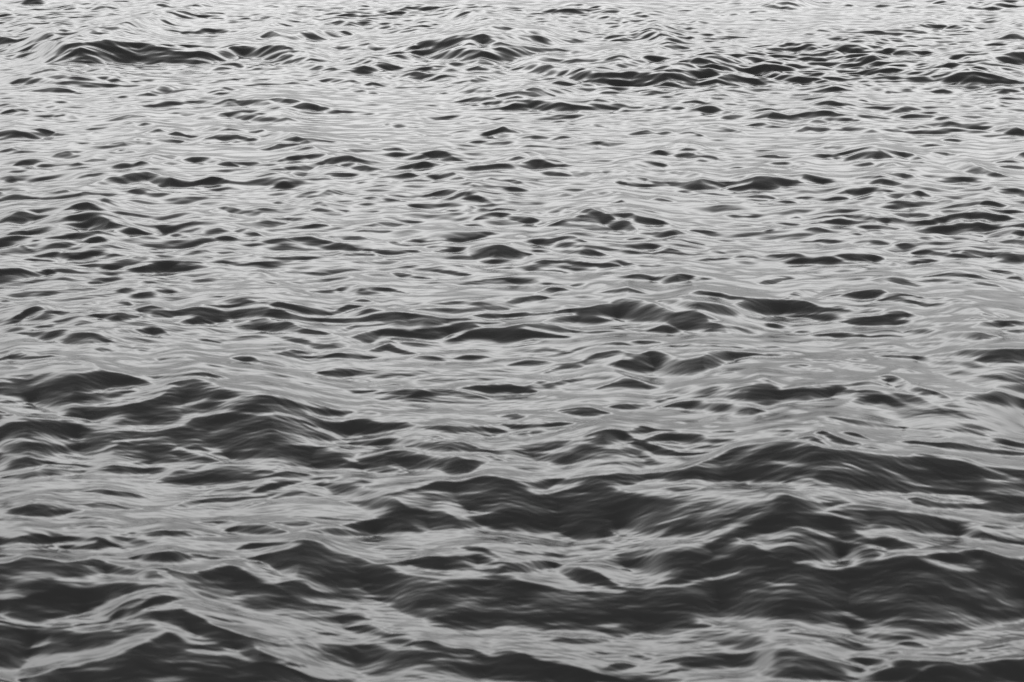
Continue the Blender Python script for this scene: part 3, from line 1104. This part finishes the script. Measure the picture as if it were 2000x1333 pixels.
-60 880 350 60 890 300 160 900 240 320 920 190 500 920 170 640 930 140 800 920 120 960 900 100 1080 880 90
L.6 100 1090 10 220 1030 40 340 990 30 420 970 10
L.5 240 940 10 560 930 10 760 940 14
L.5 240 1130 10 420 1100 20 560 1090 14
-60 1300 20 100 1330 20
160 1310 10 300 1260 100 460 1200 200 640 1180 200 800 1150 230 920 1110 260 1040 1050 320 1160 1000 350 1240 970 380 1330 930 420 1420 970 400 1560 1020 350 1700 1060 300 1860 1100 240 2060 1150 190 2200 1200 140 2400 1280 60
d.95 1560 990 20 1700 1000 60 1880 1010 60 2060 1000 60 2160 1010 30
L.7 1380 930 10 1480 980 30 1600 1000 30 1760 1010 20
L.75 1440 1060 20 1600 1080 30 1760 1090 30 1900 1120 40 2060 1170 30
L.5 1000 1280 20 1200 1290 30 1500 1300 20
L.4 500 1240 20 700 1200 20 900 1190 20
T 500 1000
d.85 340 20 8 560 30 20 760 60 14
d.85 140 70 10 280 55 50 420 70 30
d.85 -60 100 60 60 100 70 160 130 40 200 160 14
d.85 380 140 14 560 120 50 680 130 50 820 155 14
700 100 14 820 85 60 940 60 90 1100 55 110 1200 80 80 1280 130 40
d.95 1060 0 60 1200 0 110 1360 10 130 1500 20 130 1620 60 80
L.4 1200 20 10 1360 30 14 1500 50 14
1740 30 60 1900 20 110 2060 10 150 2200 20 130 2400 0 120
d.9 2200 10 80 2500 -20 100 2800 -20 120 3100 0 130 3300 60 90 3400 130 30
-60 270 10 100 248 16 300 222 30 360 215 60 440 225 150
-60 360 10 60 330 60 200 300 150 320 260 250 420 235 320 520 265 320 600 300 300 720 330 330 840 360 310 960 400 270 1100 440 250 1240 480 250 1380 500 330 1520 510 340 1680 520 350 1840 520 360 2000 530 320 2160 560 290 2300 580 290 2460 600 270 2640 600 260 2800 590 270 3000 580 300 3200 540 330 3400 490 300 3600 470 300 3800 470 300 4060 480 290
L.8 -60 340 14 100 310 14 240 280 16 330 275 10
L.5 680 620 10 800 590 20 900 560 10
980 400 14 1100 380 30 1280 370 50 1440 360 80 1600 330 130 1760 320 130 1900 370 130 2060 380 120 2200 370 70 2400 390 50
L.8 1020 435 10 1160 445 30 1300 460 30 1400 480 10
L.9 1640 410 10 1740 400 30 1860 415 24 1920 430 8
L.8 1840 490 10 2000 480 20 2160 470 16 2280 475 8
1420 260 10 1600 260 14 1760 280 24 1920 330 30 2060 350 20
1040 345 6 1240 340 8
d.5 900 280 14 1060 260 40 1240 275 14
d.8 -60 400 20 40 440 24 120 490 10
d.95 190 555 14 270 535 80 360 545 90 420 600 50 520 650 8
d.9 -60 530 30 60 560 40 180 600 50 300 660 50 460 720 40 620 745 14
d.9 -60 600 110 60 610 120 180 640 100 300 700 50 440 760 20
360 800 8 480 798 12
L.7 340 650 10 460 670 40 600 700 30 760 700 20
d.7 660 680 10 780 680 20
d.7 500 750 14 600 735 30 640 745 10
d.6 200 800 14 500 830 30 700 860 30
620 830 14 740 815 30 880 845 8
d.9 760 910 20 860 890 60 960 920 50 1060 960 30 1140 975 10
d.85 1000 890 14 1060 885 30 1180 930 10
d.8 1300 560 50 1500 650 60 1700 700 80 1900 750 80
d.9 900 680 20 1100 690 30 1240 740 60 1360 790 60 1440 840 20
160 980 8 340 970 20 460 965 10
430 945 8 580 945 6
-60 980 20 0 985 20 60 1005 8
d.7 180 1010 14 300 1010 40 440 1040 14
-60 1060 70 40 1070 80 140 1130 40
d.6 540 1020 14 680 1030 50 800 1080 50 900 1130 20
d.8 880 1040 30 1000 1040 100 1140 1060 110 1300 1080 120 1460 1100 130 1600 1120 130 1800 1140 130 2000 1140 140 2160 1170 140 2300 1210 100 2460 1270 60 2600 1320 20
d.95 1140 1000 20 1260 995 60 1400 1010 70 1520 1050 50 1640 1060 50 1760 1100 60 1860 1130 60 2000 1140 60
L.4 1300 1130 10 1500 1140 14 1760 1160 10
L.4 1700 1260 10 2000 1265 12
-60 1190 200 60 1200 200 180 1210 160 300 1230 80 400 1265 40 560 1300 10
170 1190 10 260 1175 20 380 1190 10
570 1215 8 660 1218 12
d.5 880 1240 20 960 1235 20 1040 1250 14
d.5 1060 1250 14 1200 1260 30 1320 1280 14
T 1000 1000
d.95 780 100 20 900 50 60 1060 60 80 1200 60 60 1360 40 60
L.6 1100 90 10 1240 60 14 1400 30 10
d.9 1180 180 20 1300 130 50 1440 120 60 1560 130 30
L.7 1400 155 10 1480 152 8
d.9 480 150 14 600 130 50 720 120 70 820 170 30 940 230 10
d.7 260 215 8 420 210 40 540 240 10
620 290 6 820 290 8
60 265 8 130 268 10
80 320 8 360 325 10
L.9 -60 170 20 160 150 60 400 180 60 700 240 60 1000 250 30 1300 230 30 1500 210 20 1700 170 20 1720 170 10
400 410 10 640 365 30 860 325 90 1060 285 160 1200 260 200 1360 262 260 1500 230 260 1600 200 260 1700 185 280 1800 210 260 1900 260 230 2000 300 240 2140 350 180
L.8 -60 360 10 160 345 20 340 370 20 420 395 20 560 425 24 700 450 24 820 520 30 940 555 30 1080 580 20
L.7 860 550 10 1060 570 30 1240 560 20 1440 545 14
L.65 600 600 10 760 590 30 900 600 20
L.6 1320 520 10 1500 505 24 1700 490 20 1820 460 14
L.45 1400 430 10 1600 350 30 1780 340 20
L.4 1120 360 10 1280 355 10
d.9 400 420 20 560 460 80 740 500 80 900 560 60
L.5 1140 745 6 1320 710 8 1400 712 6
L.4 1100 720 6 1300 680 8 1400 690 6
L.4 760 770 14 960 740 20 1080 750 10
L.4 1400 760 8 1760 740 10 2060 780 8
L.3 300 640 10 600 620 20
L.7 -60 480 14 180 475 14 300 480 8
d.8 0 560 60 200 640 80 400 700 130 700 720 150 1000 720 200 1300 720 200
1740 170 14 1860 120 110 2000 90 160 2160 80 160 2300 60 150 2440 80 110 2600 140 90
L.7 1720 190 10 1840 230 20 1960 270 30 2060 310 30 2160 350 20
d.7 -60 780 40 100 800 50 260 830 40
L.8 160 840 10 340 850 30 560 880 30 900 880 20
d.7 260 900 8 460 880 20 660 900 20 840 930 40 940 920 20
d.85 -60 920 20 60 925 24 200 950 30 400 985 14
d.75 360 1000 20 540 990 40 740 985 20
d.85 940 890 10 1080 880 40 1300 880 40 1500 860 40
1140 1020 6 1360 1012 10
d.75 1290 1060 14 1500 1040 30 1700 1020 30 1840 1018 10
d.7 1100 1110 14 1300 1120 20 1500 1110 30 1760 1100 30 2060 1085 80
d.9 1200 1180 20 1360 1150 80 1560 1130 100 1800 1100 120 2060 1085 100 2160 1110 80 2300 1140 60 2500 1200 20
d.7 540 1110 8 720 1100 20 900 1110 20
d.8 880 1140 10 1000 1130 30 1160 1155 20
d.8 720 1230 14 820 1180 60 920 1210 20
-60 1090 60 100 1110 60 240 1160 60 400 1190 60 560 1230 60 700 1270 50 840 1300 20
d.8 60 1220 30 240 1220 60 440 1240 60 640 1280 40
1190 1265 6 1340 1250 10
d.7 900 1310 20 1100 1305 20 1300 1310 20
-60 1270 10 100 1270 12
T 1500 1000
-60 100 160 100 70 180 240 50 160 360 40 130 500 50 130 640 70 60
d.9 240 60 14 400 90 120 560 150 60 640 180 20
600 -20 60 800 0 100 1000 0 130 1200 20 130 1400 70 100 1560 110 80 1720 170 60 1880 220 20
L.7 260 100 10 400 150 24 520 200 30 700 235 24 860 260 30 1000 310 40
L.6 640 130 10 780 150 50 900 200 50
L.6 1060 160 10 1200 180 50 1360 210 40 1500 230 40
d.8 -60 320 20 60 300 60 240 290 80 400 320 60 600 270 60 760 300 130
300 300 14 520 260 60 660 255 60 800 290 80
L.8 160 395 10 300 370 24 440 345 16
L.9 380 430 6 460 425 14 550 435 8
L.7 -20 320 10 60 350 20 160 390 10
-60 340 280 60 360 300 200 410 280 340 430 280 540 450 260 680 425 290 800 405 320 900 375 350 1060 345 380 1180 360 370 1300 410 320 1460 460 280 1600 480 280
1160 350 10 1300 340 30 1460 335 60 1560 315 60 1660 305 80 1760 330 90 1860 370 110 2060 370 130
1560 470 200 1700 430 300 1860 400 340 2060 380 360
L.6 1180 370 6 1400 405 10
L.8 1460 450 6 1560 442 14 1660 450 6
L.5 1360 580 8 1600 585 40 1760 590 30
L.35 1140 510 10 1300 480 50 1360 560 30
L.5 -60 540 10 60 550 30 240 565 14
L.4 940 670 6 1040 655 8
L.6 1760 680 10 1900 690 50 2060 680 40
L.6 1640 740 10 1800 750 20 1960 770 10
L.4 1860 500 10 2060 490 40
d.8 -60 690 120 100 690 130 240 700 60 500 700 40 700 740 60 860 780 50
d.8 780 760 60 940 770 60 1100 740 90 1300 740 90 1500 750 60
1560 740 50 1700 760 60 1820 780 40 1940 790 14 2060 780 14
L.7 400 780 10 560 770 40 700 800 50 860 850 40 1000 880 20
d.7 620 840 14 700 850 30
d.8 860 870 20 1000 850 60 1200 860 70 1400 870 50
d.8 1000 890 20 1260 880 50 1460 880 24
d.75 -60 880 10 60 900 30 240 900 20
d.7 200 940 12 400 950 40 560 980 60 740 1040 20
d.8 720 930 10 820 930 60 960 960 60 1100 975 20
d.8 1020 1035 10 1140 1010 40 1240 1030 14
d.6 1360 1030 20 1500 1010 34 1640 1000 20
d.5 1500 960 10 1800 970 14
100 1030 8 240 1035 8
900 1085 8 1020 1095 14
d.85 -60 1085 80 60 1085 160 200 1100 190 360 1130 170 500 1170 120 640 1200 60 760 1240 30
d.7 0 1240 60 200 1250 60 400 1270 50 600 1280 40
d.9 640 1150 20 800 1145 70 960 1160 50 1100 1170 40
900 1110 6 1200 1110 10 1400 1110 10 1600 1080 14 1800 1040 24 1960 1010 14
d.8 1000 1200 20 1200 1180 40 1400 1190 20
1120 1290 40 1260 1230 100 1400 1220 120 1560 1210 140 1740 1180 170 1900 1150 200 2060 1140 210
d.75 860 1270 50 1000 1230 80 1140 1220 80
L.4 1300 1290 6 1500 1280 10
d.7 1500 1160 10 1740 1130 20
d.5 1740 1110 20 1900 1090 20
d.9 1680 110 10 1780 105 30 1860 120 10
1920 125 8 2020 115 14
1920 240 10 2020 230 24
1960 -10 20 1900 0 10
d.7 1500 280 8 1800 290 10
U
s.6 1150 985 30 1240 965 70 1340 955 90 1440 965 80 1520 990 50 1580 1010 20
s.85 1400 1020 30 1500 1000 60 1600 1005 70 1700 1040 40 1760 1060 14
s.9 1340 1110 30 1440 1110 80 1540 1130 80 1640 1140 70 1740 1140 60
s.9 1740 1120 60 1820 1120 80 1900 1110 90 1980 1100 90 2080 1090 90
s.6 380 860 10 450 850 40 520 860 50 590 870 40 660 885 14
s.5 200 880 14 280 870 30 360 880 30 420 900 14
s.5 330 930 10 420 915 30 520 920 24 600 930 10
s.5 1600 950 30 1700 980 50 1800 1000 50 1900 1020 20
s.5 700 960 14 780 950 30 860 960 40 940 980 14
s.5 1000 870 20 1080 860 40 1180 870 50 1280 880 30 1340 900 10
s.7 -60 1100 40 60 1110 60 180 1130 40 300 1140 30 420 1120 40 540 1140 30 600 1160 14
s.6 420 1150 20 500 1150 40 600 1170 50 680 1200 20
s.5 560 1260 14 680 1270 30 800 1290 40 900 1310 20
s.5 1250 1220 14 1400 1230 30 1560 1250 30 1700 1260 14
s.5 1640 1200 14 1740 1210 40 1860 1200 40 1960 1190 20
s.5 1320 760 10 1420 750 30 1500 770 20
s.5 1880 720 20 1960 710 60 2060 720 60
s.5 1650 760 20 1760 770 50 1860 790 60 1960 800 40
s.6 120 780 20 240 790 40 360 800 40 460 790 30
s.4 1860 1020 10 1930 1030 30 2060 1040 30
s.4 40 740 30 140 735 50 240 740 40 300 755 20
s.4 260 800 40 380 790 60 480 790 80 560 800 70 640 830 30
s.4 -40 830 40 60 830 50 160 835 50 280 840 40 380 840 40 480 830 50 580 820 60
s.4 380 765 20 450 765 30 540 790 40

L.5 1290 1040 8 1380 1035 14 1450 1010 16 1520 995 10
L.5 1100 1085 10 1240 1075 16 1400 1050 14
d.8 1110 1020 20 1150 1018 34 1190 1022 20
'''

# surface settings
WARP = 0.8
MOTT = 0.08
MOTT0 = 0.04
ROW_B = 0.8
ROW_T = 0.28
COL = 1.7
S_NEAR = 0.265
S_FAR = 0.33
BACK = 0.5
LEAK_N = 0.07
LEAK_F = 0.04
RIP_A = 0.042
RIP_AF = 0.062
RIP_B = 0.042
RIP_BF = 0.07
BASE = 0.027
ROUGH = 0.12
IOR = 1.5
BUMP = 0.0025
KAP_T = 2.0
KAP_B = 5.0
HXMAX = 0.2
LS = 0.85
RIP_C = 0.03
HX_FAR = 0.13

SC=0.5                      # drawing cells per photo pixel
X0,X1,Y0,Y1=-60,2060,-30,1380
def parse(txt):
    ox=oy=0; un=4.; out=[]
    for ln in txt.strip().split('\n'):
        a=ln.split()
        if not a: continue
        if a[0]=='T': ox,oy=float(a[1]),float(a[2]); un=4.; continue
        if a[0]=='U': ox=oy=0.; un=1.; continue
        kind,val='d',1.0
        if a[0][0] in 'dLs': kind=a[0][0]; val=float(a[0][1:]); a=a[1:]
        v=np.array([float(q) for q in a]).reshape(-1,3)
        v=v[np.argsort(v[:,0],kind='stable')]
        out.append((kind,val,ox+v[:,0]/un,oy+v[:,1]/un,v[:,2]/un))
    return out
def hermite(x,xp,yp):
    n=len(xp)
    d=np.diff(yp)/np.maximum(np.diff(xp),1e-6)
    m=np.zeros(n)
    if n>2: m[1:-1]=(d[1:]+d[:-1])/2
    m[0]=d[0]; m[-1]=d[-1]
    i=np.clip(np.searchsorted(xp,x)-1,0,n-2)
    h=np.maximum(xp[i+1]-xp[i],1e-6); t=(x-xp[i])/h
    return (2*t**3-3*t*t+1)*yp[i]+(t**3-2*t*t+t)*h*m[i]+(-2*t**3+3*t*t)*yp[i+1]+(t**3-t*t)*h*m[i+1]
def raster(strokes):
    W=int((X1-X0)*SC); H=int((Y1-Y0)*SC)
    D=np.zeros((H,W),np.float32)
    px=X0+(np.arange(W)+.5)/SC
    def sm(u):
        u=np.clip(u,0,1); return u*u*(3-2*u)
    rg=np.random.default_rng(5)
    for phase in 'sdL':
        for k,val,xs,ys,ts in strokes:
            if k!=phase: continue
            if k=='L': val=val*LS
            if k=='d' and ts.max()<9: val=val*rg.uniform(.62,1.0)      # small faces: not all equally steep
            L=xs[-1]-xs[0]; e=min(8+0.12*L+.6*max(ts.max()-15,0), 0.4*L)
            if k!='L':
                q=.16*L+6; m0=(ys[1]-ys[0])/max(xs[1]-xs[0],1); m1=(ys[-1]-ys[-2])/max(xs[-1]-xs[-2],1)
                if ts[0]<=12: xs=np.r_[xs[0]-q,xs]; ys=np.r_[ys[0]-np.clip(m0,-.25,.25)*q+.4*ts[0],ys]; ts=np.r_[.6,ts]
                else: xs=np.r_[xs[0]-e,xs]; ys=np.r_[ys[0],ys]; ts=np.r_[ts[0]*.7,ts]
                if ts[-1]<=12: xs=np.r_[xs,xs[-1]+q]; ys=np.r_[ys,ys[-1]+np.clip(m1,-.25,.25)*q+.4*ts[-1]]; ts=np.r_[ts,.6]
                else: xs=np.r_[xs,xs[-1]+e]; ys=np.r_[ys,ys[-1]]; ts=np.r_[ts,ts[-1]*.7]
            a=xs[0]-2; b=xs[-1]+2
            c0=max(0,int((a-X0)*SC)); c1=min(W,int((b-X0)*SC)+1)
            if c1-c0<2: continue
            x=px[c0:c1]
            y=hermite(x,xs,ys); t=np.maximum(hermite(x,xs,ts),0.5)
            end=sm((x-xs[0]+1)/e)*sm((xs[-1]-x+1)/e)
            t=t*(0.5+0.5*end)+.8
            tm=t.max()
            r0=max(0,int((y.min()-4-0.3*tm-Y0)*SC)); r1=min(H,int((y.max()+1.5*tm+6-Y0)*SC)+1)
            if r1-r0<2: continue
            py=(Y0+(np.arange(r0,r1)+.5)/SC)[:,None]
            if phase=='s': e1=.6*t; e2=.8*t
            elif phase=='d':
                e1=1.4+0.16*t; e2=1.5+0.55*t
            else:
                e1=1.2+0.4*t; e2=1.2+0.4*t
            m=sm((py-(y-e1*.5))/e1)*sm(((y+t+e2*.5)-py)/e2)*end*val
            s=D[r0:r1,c0:c1]
            if phase!='L': s[:]=1-(1-s)*(1-m)
            else: s[:]=s*(1-m)
    return D

def box_blur(a, n, axis):
    if n < 1: return a
    pad = [(0, 0), (0, 0)]; pad[axis] = (n, n)
    p = np.pad(a, pad, mode='edge')
    c = np.cumsum(p, axis=axis, dtype=np.float64)
    z = np.zeros_like(np.take(c, [0], axis=axis))
    c = np.concatenate([z, c], axis=axis)
    m = a.shape[axis]; w = 2 * n + 1
    if axis == 0: return ((c[w:w + m] - c[:m]) / w).astype(np.float32)
    return ((c[:, w:w + m] - c[:, :m]) / w).astype(np.float32)

def bilinear(a, x, y):
    x = np.clip(x, 0, a.shape[1] - 1.001); y = np.clip(y, 0, a.shape[0] - 1.001)
    i = x.astype(np.int32); j = y.astype(np.int32); fx = (x - i).astype(np.float32); fy = (y - j).astype(np.float32)
    return (a[j, i] * (1 - fx) + a[j, i + 1] * fx) * (1 - fy) + (a[j + 1, i] * (1 - fx) + a[j + 1, i + 1] * fx) * fy

FACE = raster(parse(WAVES))
# a little unevenness so that no outline is drawn too cleanly
rng = np.random.default_rng(7)
def smooth_noise(shape, ny, nx, seed):
    r = np.random.default_rng(seed).standard_normal(shape).astype(np.float32)
    for _ in range(2):
        r = box_blur(r, ny, 0); r = box_blur(r, nx, 1)
    return r / r.std()
hh, ww = FACE.shape
jj, ii = np.mgrid[0:hh, 0:ww].astype(np.float32)
persp = (0.35 + 0.65 * jj / hh)
FACE = bilinear(FACE, ii + WARP * persp * smooth_noise((hh, ww), 2, 5, 1) * 1.5,
                jj + WARP * persp * smooth_noise((hh, ww), 3, 9, 2))
near = np.clip((jj / hh - .25) / .6, 0, 1)
streak = (.6 * smooth_noise((hh, ww), 2, 14, 3) + .6 * smooth_noise((hh, ww), 4, 22, 4) + .5 * smooth_noise((hh, ww), 1, 7, 5))
FACE = np.clip(FACE * (1 - .04 * near) + (MOTT * near + MOTT0) * streak * (.35 + .65 * box_blur(box_blur(FACE, 14, 0), 20, 1)), 0, 1)
# local share of rising faces, over a band that grows towards the viewer
cs = np.cumsum(np.vstack([np.zeros((1, ww), np.float32), box_blur(FACE, 12, 1)]), axis=0, dtype=np.float64)
pyr = Y0 + (np.arange(hh) + .5) / SC
half = np.maximum(8, 0.11 * (pyr - HORIZON) * SC).astype(int)
lo = np.clip(np.arange(hh) - half, 0, hh); hi = np.clip(np.arange(hh) + half + 1, 0, hh)
SHARE = ((cs[hi] - cs[lo]) / (hi - lo)[:, None]).astype(np.float32)

def reflect(v, a, b):
    w = b - a
    t = np.mod(v - a, 2 * w)
    return a + np.where(t > w, 2 * w - t, t)

# ------------------------------------------------------------------ rows (distance) and columns (bearing) of the water sheet
rows_py = [2600.0]
while rows_py[-1] > -70:
    p = rows_py[-1]
    st = ROW_B * (p - HORIZON) / 1633.0
    st = max(st, ROW_T)
    if p > 1560: st = max(st, (p - 1560) * 0.03)
    rows_py.append(p - st)
while rows_py[-1] > HORIZON + 3:
    p = rows_py[-1]
    rows_py.append(p - min(ROW_T + (-70 - p) * 0.05, (p - HORIZON) * 0.06))
rows_py = np.array(rows_py)
ang = np.arctan((rows_py - 666.5) / FPX) + PITCH        # depression of each row on the centre line
R = CAM_H / np.tan(ang)
inn = np.arange(-1150, 1150.1, COL) / FPX
edge = [inn[-1]]
stp = COL / FPX
while edge[-1] < math.tan(math.radians(62)):
    stp *= 1.02; edge.append(edge[-1] + stp)
edge = np.array(edge[1:])
T = np.concatenate([-edge[::-1], inn, edge])
PHI = np.arctan(T / math.cos(PITCH) * 1.0)
nr, ncl = len(R), len(PHI)
print('water grid', nr, ncl, nr * ncl / 1e6, 'M')
sinp, cosp = np.sin(PHI), np.cos(PHI)
ct, stt = math.cos(PITCH), math.sin(PITCH)

Hf = np.zeros((nr, ncl), np.float32)
h = np.zeros(ncl); DPHI = np.diff(PHI); NPASS = 12
for k in range(1, nr):
    dr = R[k] - R[k - 1]; r = R[k - 1]
    x = r * sinp; y = r * cosp
    d = y * ct + (CAM_H - h) * stt
    u = y * stt - (CAM_H - h) * ct
    px = 1000 + FPX * x / d; py = 666.5 - FPX * u / d
    fx = (reflect(px, -12., 2012.) - X0) * SC - .5
    fy = (reflect(py, 4., 1340.) - Y0) * SC - .5
    D = bilinear(FACE, fx, fy); M = np.clip(bilinear(SHARE, fx, fy), 0, .85)
    g = np.clip((CAM_H - h) / r, 0.02, 2)
    S = S_NEAR + (S_FAR - S_NEAR) * np.clip((r - 14) / 40, 0, 1)
    lk = LEAK_N + (LEAK_F - LEAK_N) * min(1., max(0., (r - 14) / 30.))
    drop = BACK * g * np.tanh(h / (BACK * g * lk * r)) * (1 - .85 * D)
    fade = np.clip(1 + py / 60., 0, 1)          # past the frame's top only the wind ripples go on
    hx2 = np.minimum(np.gradient(h, r * PHI) ** 2, .12)   # a face that also leans sideways stands steeper
    h = h + (S * D * (1 + hx2 * (1 + g / S)) * fade - drop) * dr
    # neighbouring bearings share their height: the longer the run, the wider
    step = abs(rows_py[k] - rows_py[k - 1])
    var = 2 * (KAP_T + (KAP_B - KAP_T) * min(1.3, (rows_py[k] - HORIZON) / 1633.)) * step / COL ** 2
    dxl = r * DPHI; hxm = HXMAX + (HX_FAR - HXMAX) * min(1., max(0., (r - 25) / 25.))
    for _ in range(NPASS):
        dh = np.diff(h)
        al = np.minimum(.32, .5 * var / NPASS * (1 + (dh / dxl / hxm) ** 4))
        f = al * dh
        h = h.copy(); h[:-1] += f; h[1:] -= f
    Hf[k] = h
print('traced height', Hf[:, 100:-100].min(), Hf[:, 100:-100].max(), Hf.std())

# ------------------------------------------------------------------ random wind ripples (spectrum tiles, in metres on the water plane)
def tile(n, size, kmin, kmax, spread, power, seed, wind):
    k1 = np.fft.fftfreq(n, size / n) * 2 * np.pi
    kx, ky = np.meshgrid(k1, k1)
    k = np.hypot(kx, ky); k[0, 0] = 1
    c = np.abs(kx * math.sin(wind) + ky * math.cos(wind)) / k
    P = k ** (-power) * c ** spread * np.exp(-(kmin / k) ** 4) * np.exp(-(k / kmax) ** 4)
    P[0, 0] = 0
    g = np.random.default_rng(seed)
    f = np.fft.ifft2((g.standard_normal((n, n)) + 1j * g.standard_normal((n, n))) * P).real
    sl = np.gradient(f, size / n, axis=0)
    return (f / sl.std()).astype(np.float32)          # scaled to rms slope 1 along y
def sample(tl, size, x, y, rot):
    n = tl.shape[0]
    c, s = math.cos(rot), math.sin(rot)
    u = np.mod((x * c - y * s) / size, 1.0) * n; v = np.mod((x * s + y * c) / size, 1.0) * n
    i = u.astype(np.int32); j = v.astype(np.int32)
    fu = (u - i).astype(np.float32); fv = (v - j).astype(np.float32)
    i %= n; j %= n
    def w(t): return [((-t + 2) * t - 1) * t / 2, ((3 * t - 5) * t * t + 2) / 2, ((-3 * t + 4) * t + 1) * t / 2, (t - 1) * t * t / 2]
    wu, wv = w(fu), w(fv)
    o = np.zeros(u.shape, np.float32)
    for a in range(4):
        jj_ = (j + a - 1) % n
        acc = np.zeros(u.shape, np.float32)
        for b_ in range(4):
            acc += wu[b_] * tl[jj_, (i + b_ - 1) % n]
        o += wv[a] * acc
    return o
TA = tile(1024, 23.0, 2.6, 16., 4.0, 2.4, 11, math.radians(8))      # 0.45 to 2.4 m
TB = tile(1024, 7.3, 8., 36., 2.5, 3.0, 12, math.radians(-6))      # 0.1 to 0.6 m
TD = tile(1024, 3.1, 34., 190., 4.5, 2.4, 17, math.radians(5))      # 3 to 16 cm, only carried by the near water
TC = tile(512, 31.0, .2, 1.6, 0.0, 1.5, 13, 0.0)                    # gust patches
TC = TC / TC.std()
BX = np.empty((nr, ncl), np.float32); BY = np.empty_like(BX); BZ = np.empty_like(BX)
for k0 in range(0, nr, 256):
    sl = slice(k0, min(nr, k0 + 256))
    x = R[sl, None] * sinp[None]; y = R[sl, None] * cosp[None]
    gust = np.clip(1 + .3 * sample(TC, 31.0, x, y, .5), .65, 1.9)
    dr = np.gradient(R)[sl, None]; dx = (R[sl, None] * np.gradient(PHI)[None])
    keepA = np.clip(2.0 - np.maximum(dr, dx) / .25, 0, 1)
    keepB = np.clip(2.0 - np.maximum(dr, dx * .5) / .06, 0, 1)
    far = np.clip((R[sl, None] - 16) / 25, 0, 1)
    a = sample(TA, 23.0, x, y, .11) * (RIP_A + (RIP_AF - RIP_A) * far + .01 * np.clip((R[sl, None] - 42) / 15, 0, 1)) * keepA
    far = np.clip((R[sl, None] - 16) / 25, 0, 1)
    b = sample(TB, 7.3, x, y, -.07) * (RIP_B + (RIP_BF - RIP_B) * far + .018 * np.clip((R[sl, None] - 42) / 15, 0, 1)) * keepB
    keepD = np.clip((38 - R[sl, None]) / 18, 0, 1)
    c = sample(TD, 3.1, x, y, .04) * RIP_C * keepD if R[k0] < 38 else 0.0
    BX[sl] = x; BY[sl] = y; BZ[sl] = Hf[sl] + (a + b + c) * gust

# ------------------------------------------------------------------ one sheet of water
nv = nr * ncl
co = np.empty((nv, 3), np.float32)
co[:, 0] = BX.ravel(); co[:, 1] = BY.ravel(); co[:, 2] = BZ.ravel()
# skirt behind the viewer, to the horizon
idx = np.arange(nv, dtype=np.int32).reshape(nr, ncl)
q = np.stack([idx[:-1, :-1], idx[:-1, 1:], idx[1:, 1:], idx[1:, :-1]], axis=-1).reshape(-1, 4)
Rf = 6000.0
nb = 48
a0 = PHI[-1]; angs = np.linspace(a0, 2 * math.pi - a0, nb)
radii = np.array([R[0], 12, 30, 80, 250, 900, float(R[-1])])
ext = np.array([(rr * math.sin(t), rr * math.cos(t), 0.0) for rr in radii for t in angs], np.float32)
eidx = (nv + np.arange(len(radii) * nb, dtype=np.int32)).reshape(len(radii), nb)
q2 = np.stack([eidx[:-1, :-1], eidx[:-1, 1:], eidx[1:, 1:], eidx[1:, :-1]], axis=-1).reshape(-1, 4)
co = np.vstack([co, ext]); q = np.vstack([q, q2]).astype(np.int32)
me = bpy.data.meshes.new('water')
me.vertices.add(len(co)); me.vertices.foreach_set('co', co.ravel())
me.loops.add(q.size); me.loops.foreach_set('vertex_index', q.ravel())
me.polygons.add(len(q)); me.polygons.foreach_set('loop_start', np.arange(0, q.size, 4, dtype=np.int32))
try: me.polygons.foreach_set('loop_total', np.full(len(q), 4, np.int32))
except Exception: pass
me.polygons.foreach_set('use_smooth', np.ones(len(q), bool))
me.update(calc_edges=True)
ob = bpy.data.objects.new('water', me); bpy.context.collection.objects.link(ob)
ob['kind'] = 'structure'

mat = bpy.data.materials.new('sea_water'); mat.use_nodes = True
nt = mat.node_tree; N = nt.nodes; L = nt.links
bs = N['Principled BSDF']
bs.inputs['Base Color'].default_value = (BASE, BASE, BASE, 1)
bs.inputs['Roughness'].default_value = ROUGH
bs.inputs['IOR'].default_value = IOR
tc = N.new('ShaderNodeTexCoord')
mp = N.new('ShaderNodeMapping'); mp.inputs['Scale'].default_value = (3.0, 9.0, 3.0); mp.inputs['Rotation'].default_value = (0, 0, math.radians(4))
n1 = N.new('ShaderNodeTexNoise'); n1.inputs['Scale'].default_value = 1.0; n1.inputs['Detail'].default_value = 3; n1.inputs['Roughness'].default_value = .55
n1.inputs['Distortion'].default_value = .3
bp = N.new('ShaderNodeBump'); bp.inputs['Strength'].default_value = 1.0; bp.inputs['Distance'].default_value = BUMP
L.new(tc.outputs['Object'], mp.inputs[0]); L.new(mp.outputs[0], n1.inputs['Vector'])
L.new(n1.outputs['Fac'], bp.inputs['Height']); L.new(bp.outputs[0], bs.inputs['Normal'])
me.materials.append(mat)
